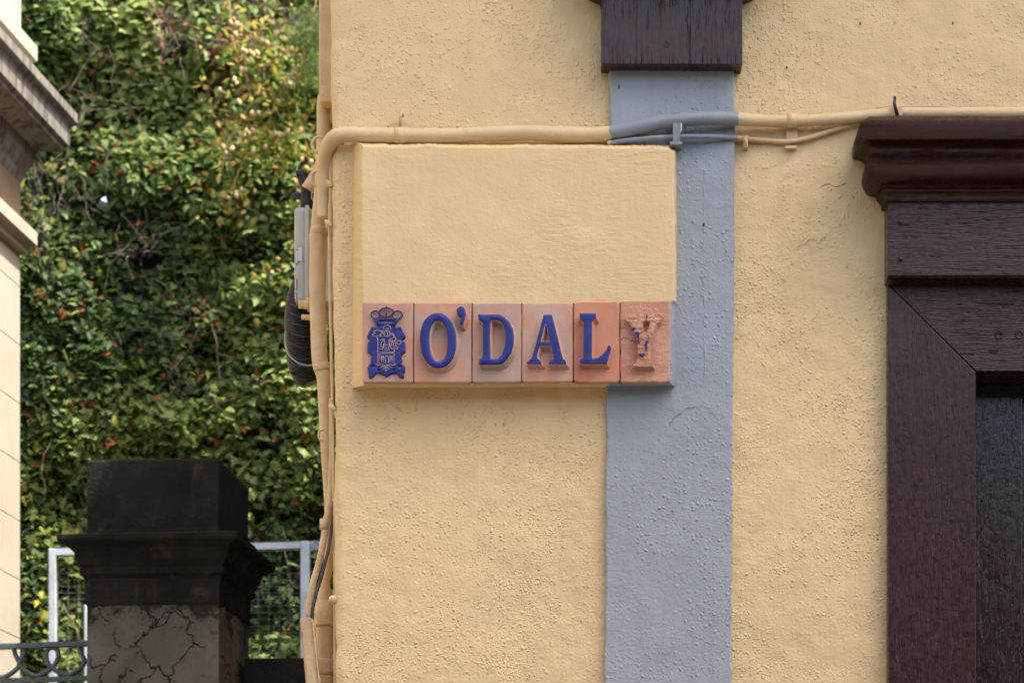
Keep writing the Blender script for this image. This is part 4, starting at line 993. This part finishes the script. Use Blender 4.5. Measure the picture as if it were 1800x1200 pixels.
tp = rng.random(n) < .6*inpatch(x, z, TAN); col[tp] = np.array([.44, .31, .16])*rng.uniform(.5, 1.2, (tp.sum(), 1))
orp = rng.random(n) < (.035+.45*inpatch(x, z, RED)*(rng.random(n) < .8)); col[orp] = np.array([.30, .095, .030])*rng.uniform(.45, 1.25, (orp.sum(), 1))
YLP = [(450,215,65,55),(470,190,40,40),(410,300,30,60)]
q_ = rng.random(n) < .7*inpatch(x, z, YLP); col[q_] = np.array([.24, .27, .03])*rng.uniform(.7, 1.1, (q_.sum(), 1))
pos = np.stack([x, y, z], 1)
ivy = scatter('ivy', pos, size, rng.normal(.15, .65, n), rng.uniform(-.25, 1.15, n), rng.normal(0, .6, n), col, LV, LF, M_LEAF)
tag(ivy, 'dense green ivy leaves with some yellow and russet ones over the wall', 'ivy', kind='stuff')
# bare stems
def stems():
    bm = bmesh.new(); rr = random.Random(5); k = (D+YI)/F
    def one(px, py, L, a, r, y=None, wig=.5):
        p = P(px, py, YI-.02 if y is None else y); pts = [p]; st = L/7
        for i in range(7):
            a += rr.uniform(-wig, wig); q = pts[-1]+Vector((math.cos(a)*st, rr.uniform(-.02, .015), math.sin(a)*st)); pts.append(q)
        cp_ = catmull(pts, 2); tube(bm, cp_, [r*(1-.6*i/len(cp_)) for i in range(len(cp_))], 5, cap=False)
    for (px, py, rx, ry) in BARE:
        for i in range(int(rx*ry/75)):
            a = rr.uniform(0, 6.28); q = math.sqrt(rr.random()); one(px+rx*q*math.cos(a), py+ry*q*math.sin(a), rr.uniform(.06, .28), rr.choice((1.2, 1.9, 4.3, 5.1, .8, 2.5))+rr.uniform(-.5, .5), rr.uniform(.0007, .0018), YI-rr.uniform(-.05, .13))
    for i in range(150): one(rr.uniform(-100, 640), rr.uniform(-80, 1250), rr.uniform(.08, .4), rr.choice((1.4, 4.6, 5.4, 1.0, 2.2, .4))+rr.uniform(-.5, .5), rr.uniform(.0007, .0018), YI-rr.uniform(-.08, .10))
    for px, py, L, a, r in ((372,570,.26,4.85,.003),(405,300,.5,1.9,.003),(100,390,.3,1.4,.003),(415,20,.6,5.2,.004),(300,650,.4,.8,.0025),(120,160,.25,1.0,.003),(440,1090,.4,2.2,.003),(110,1060,.35,5.0,.003)): one(px, py, L, a, r, YI-.16, .25)
    return obj('ivy_stems', bm, plain('dry_stem', (.19, .145, .11), .8, .5, 120, .35), None, True)
tag(stems(), 'tangle of bare grey brown vine stems showing between the ivy leaves', 'vine stems', kind='stuff')
# climbing vine with pale papery seed pods
pv = empty('pod_vine', 'climbing vine hung with pale straw coloured seed pods among the ivy', 'vine', P(450, 300, YI-.2))
M_POD = plain('straw_pod', (.50, .34, .17), .7, .5, 150, .2); M_VST = plain('vine_stem', (.34, .22, .10), .7)
rr = random.Random(3)
def podmesh():
    bm = bmesh.new(); bmesh.ops.create_uvsphere(bm, u_segments=8, v_segments=6, radius=1)
    for v in bm.verts:
        z = v.co.z; f = 1.0 if z > 0 else 1-.45*(-z)**1.3; a = math.atan2(v.co.y, v.co.x); f *= 1+.10*math.cos(3*a); v.co.x *= .72*f; v.co.y *= .72*f
    for f in bm.faces: f.smooth = True
    me = bpy.data.meshes.new('seed_pod'); bm.to_mesh(me); bm.free(); me.materials.append(M_POD); return me
pm = podmesh()
PODS = [(405,40),(411,35),(416,44),(426,88),(432,93),(440,92),(446,97),(452,94),(425,125),(431,123),(412,140),(416,147),(386,160),(497,90),(527,100),(540,108),(546,116),(515,128),(520,133),(512,134),(536,113),(524,120),(503,150),(507,153),(516,152),(522,149),(527,146),(490,180),(443,200),(455,200),(433,232),(438,236),(445,231),(430,240),(484,237),(490,238),(494,238),(506,231),(528,230),(392,258),(420,252),(408,262),(398,270),(445,268),(467,258),(530,281),(546,287),(539,298),(416,340),(401,348),(425,334),(415,345),(448,337),(478,480),(414,62),(470,78),(435,108),(420,180)]
for i, (a, b) in enumerate(PODS):
    o = bpy.data.objects.new('seed_pod', pm); link(o, pv); s_ = rr.uniform(.75, 1.15)*5.6*(D+YI)/F
    o.location = P(a, b, YI-.24-rr.random()*.05)-pv.location; o.scale = (s_, s_, s_*1.15); o.rotation_euler = (rr.uniform(-.5, .5), rr.uniform(-.5, .5), rr.uniform(0, 3))
vs_ = [[(398,-60),(404,20),(412,60),(425,100),(432,140),(440,180),(446,220),(440,262),(418,300)], [(560,-20),(545,60),(530,110),(520,150),(526,200),(532,232),(548,290)], [(404,30),(460,70),(500,92),(518,130)], [(446,220),(480,236),(506,231)], [(418,300),(405,340),(400,380)], [(440,180),(400,250),(388,300)]]
bm = bmesh.new()
for l in vs_: pts = catmull([P(a+rr.uniform(-3,3), b, YI-.22) for a, b in l], 6); tube(bm, pts, [.004-.0022*i/len(pts) for i in range(len(pts))], 6)
obj('stem', bm, M_VST, pv, True)
# its own leaves: narrower, bright
n2 = 900; t = rng.integers(0, len(PODS), n2); pp = np.array([P(*PODS[i], YI-.20) for i in t]); pp += rng.normal(0, 1, (n2, 3))*np.array([.07, .03, .08])
cl = np.array([.10, .19, .03])*rng.uniform(.5, 1.7, (n2, 1)); q_ = rng.random(n2) < .6; cl[q_] = np.array([.40, .30, .07])*rng.uniform(.7, 1.1, (q_.sum(), 1))
lf = scatter('foliage', pp, rng.uniform(.03, .055, n2), rng.normal(0, .7, n2), rng.uniform(-.2, 1.1, n2), rng.normal(0, .8, n2), cl, OV, OF, M_LEAF)
lf.parent = pv; lf.location = -pv.location
# feathery conifer shoots poking in at the top
fe = empty('feathery_shrub', 'soft feathery grey green shrub shoots at the top beside the house corner', 'shrub', P(545, 90, YI-.3))
n3 = 1300; cen = np.array([P(a, b, YI-.35) for a, b in ((545,30),(550,70),(535,85),(520,70),(556,110),(540,130),(560,50),(530,50))]); t = rng.integers(0, len(cen), n3)
pp = cen[t]+rng.normal(0, 1, (n3, 3))*np.array([.035, .04, .045]); NV = np.array([(-.03, 0, 0), (.03, 0, 0), (.0, 0, -1.0)]); NF = [(0, 1, 2)]
cl = np.array([.10, .135, .05])*rng.uniform(.5, 1.8, (n3, 1))
nd = scatter('needles', pp, rng.uniform(.04, .08, n3), rng.normal(0, .9, n3), rng.uniform(-.6, 1.2, n3), rng.normal(.3, .9, n3), cl, NV, NF, M_LEAF); nd.parent = fe; nd.location = -fe.location
bm = bmesh.new()
for c in cen: tube(bm, [Vector(c)+Vector((.25, .15, .12)), Vector(c)+Vector((.1, .05, .05)), Vector(c)], [.006, .004, .002], 6)
obj('branches', bm, M_VST, fe, True)
# scrap of white paper caught in the leaves
bm = bmesh.new(); pts = [P(172, 360, YI-.30), P(177, 350, YI-.33), P(186, 345, YI-.31), P(188, 356, YI-.34), P(183, 364, YI-.32)]
f = bm.faces.new([bm.verts.new(p) for p in pts]); r_ = bmesh.ops.poke(bm, faces=[f]); r_['verts'][0].co.y -= .012; bmesh.ops.solidify(bm, geom=bm.faces[:], thickness=.0006)
tag(obj('paper_scrap', bm, plain('white_paper', (.28, .29, .30), .6)), 'small crumpled scrap of white paper caught in the ivy', 'litter')
# ------------------------------------------------------------------ unseen houses added to cut low light and shade the ivy
def plain_house(name, x0, x1, y0, y1, h, label, wins, face):
    e = empty(name, label, 'house', ((x0+x1)/2, (y0+y1)/2, 0)); m = plain(name+'_wall', (.06, .055, .048), .85, .5, 20)
    bm = bmesh.new(); box(bm, x0, x1, y0, y1, 0, h, 0); obj('wall', bm, m, e)
    bm = bmesh.new(); box(bm, x0-.1, x1+.1, y0-.1, y1+.1, h, h+.15, .02); obj('roof', bm, plain(name+'_roof', (.25, .12, .08), .8), e)
    mg = plain(name+'_glass', (.02, .025, .03), .1)
    for wx, wz in wins:
        bm = bmesh.new(); box(bm, wx-.55, wx+.55, face-.03, face+.03, wz-.8, wz+.8, .01); q = obj('window', bm, M_WZ, e)
        bm = bmesh.new(); box(bm, wx-.45, wx+.45, face+.031, face+.036, wz-.7, wz+.7, 0); obj('pane', bm, mg, q)
plain_house('facing_house', -14, 16, -14, -8.0, 4.9, 'unseen plain house across the street facing the yellow house', [(-9, 2.2), (-5.5, 2.2), (-2, 2.2), (1.5, 2.2), (5, 2.2), (8.5, 2.2)], -8.0)
plain_house('rear_shade_house', XL+.02, 5, HD+.21, 7.75, 6.0, 'unseen plain house added behind the yellow house to shade the ivy', [], 0)
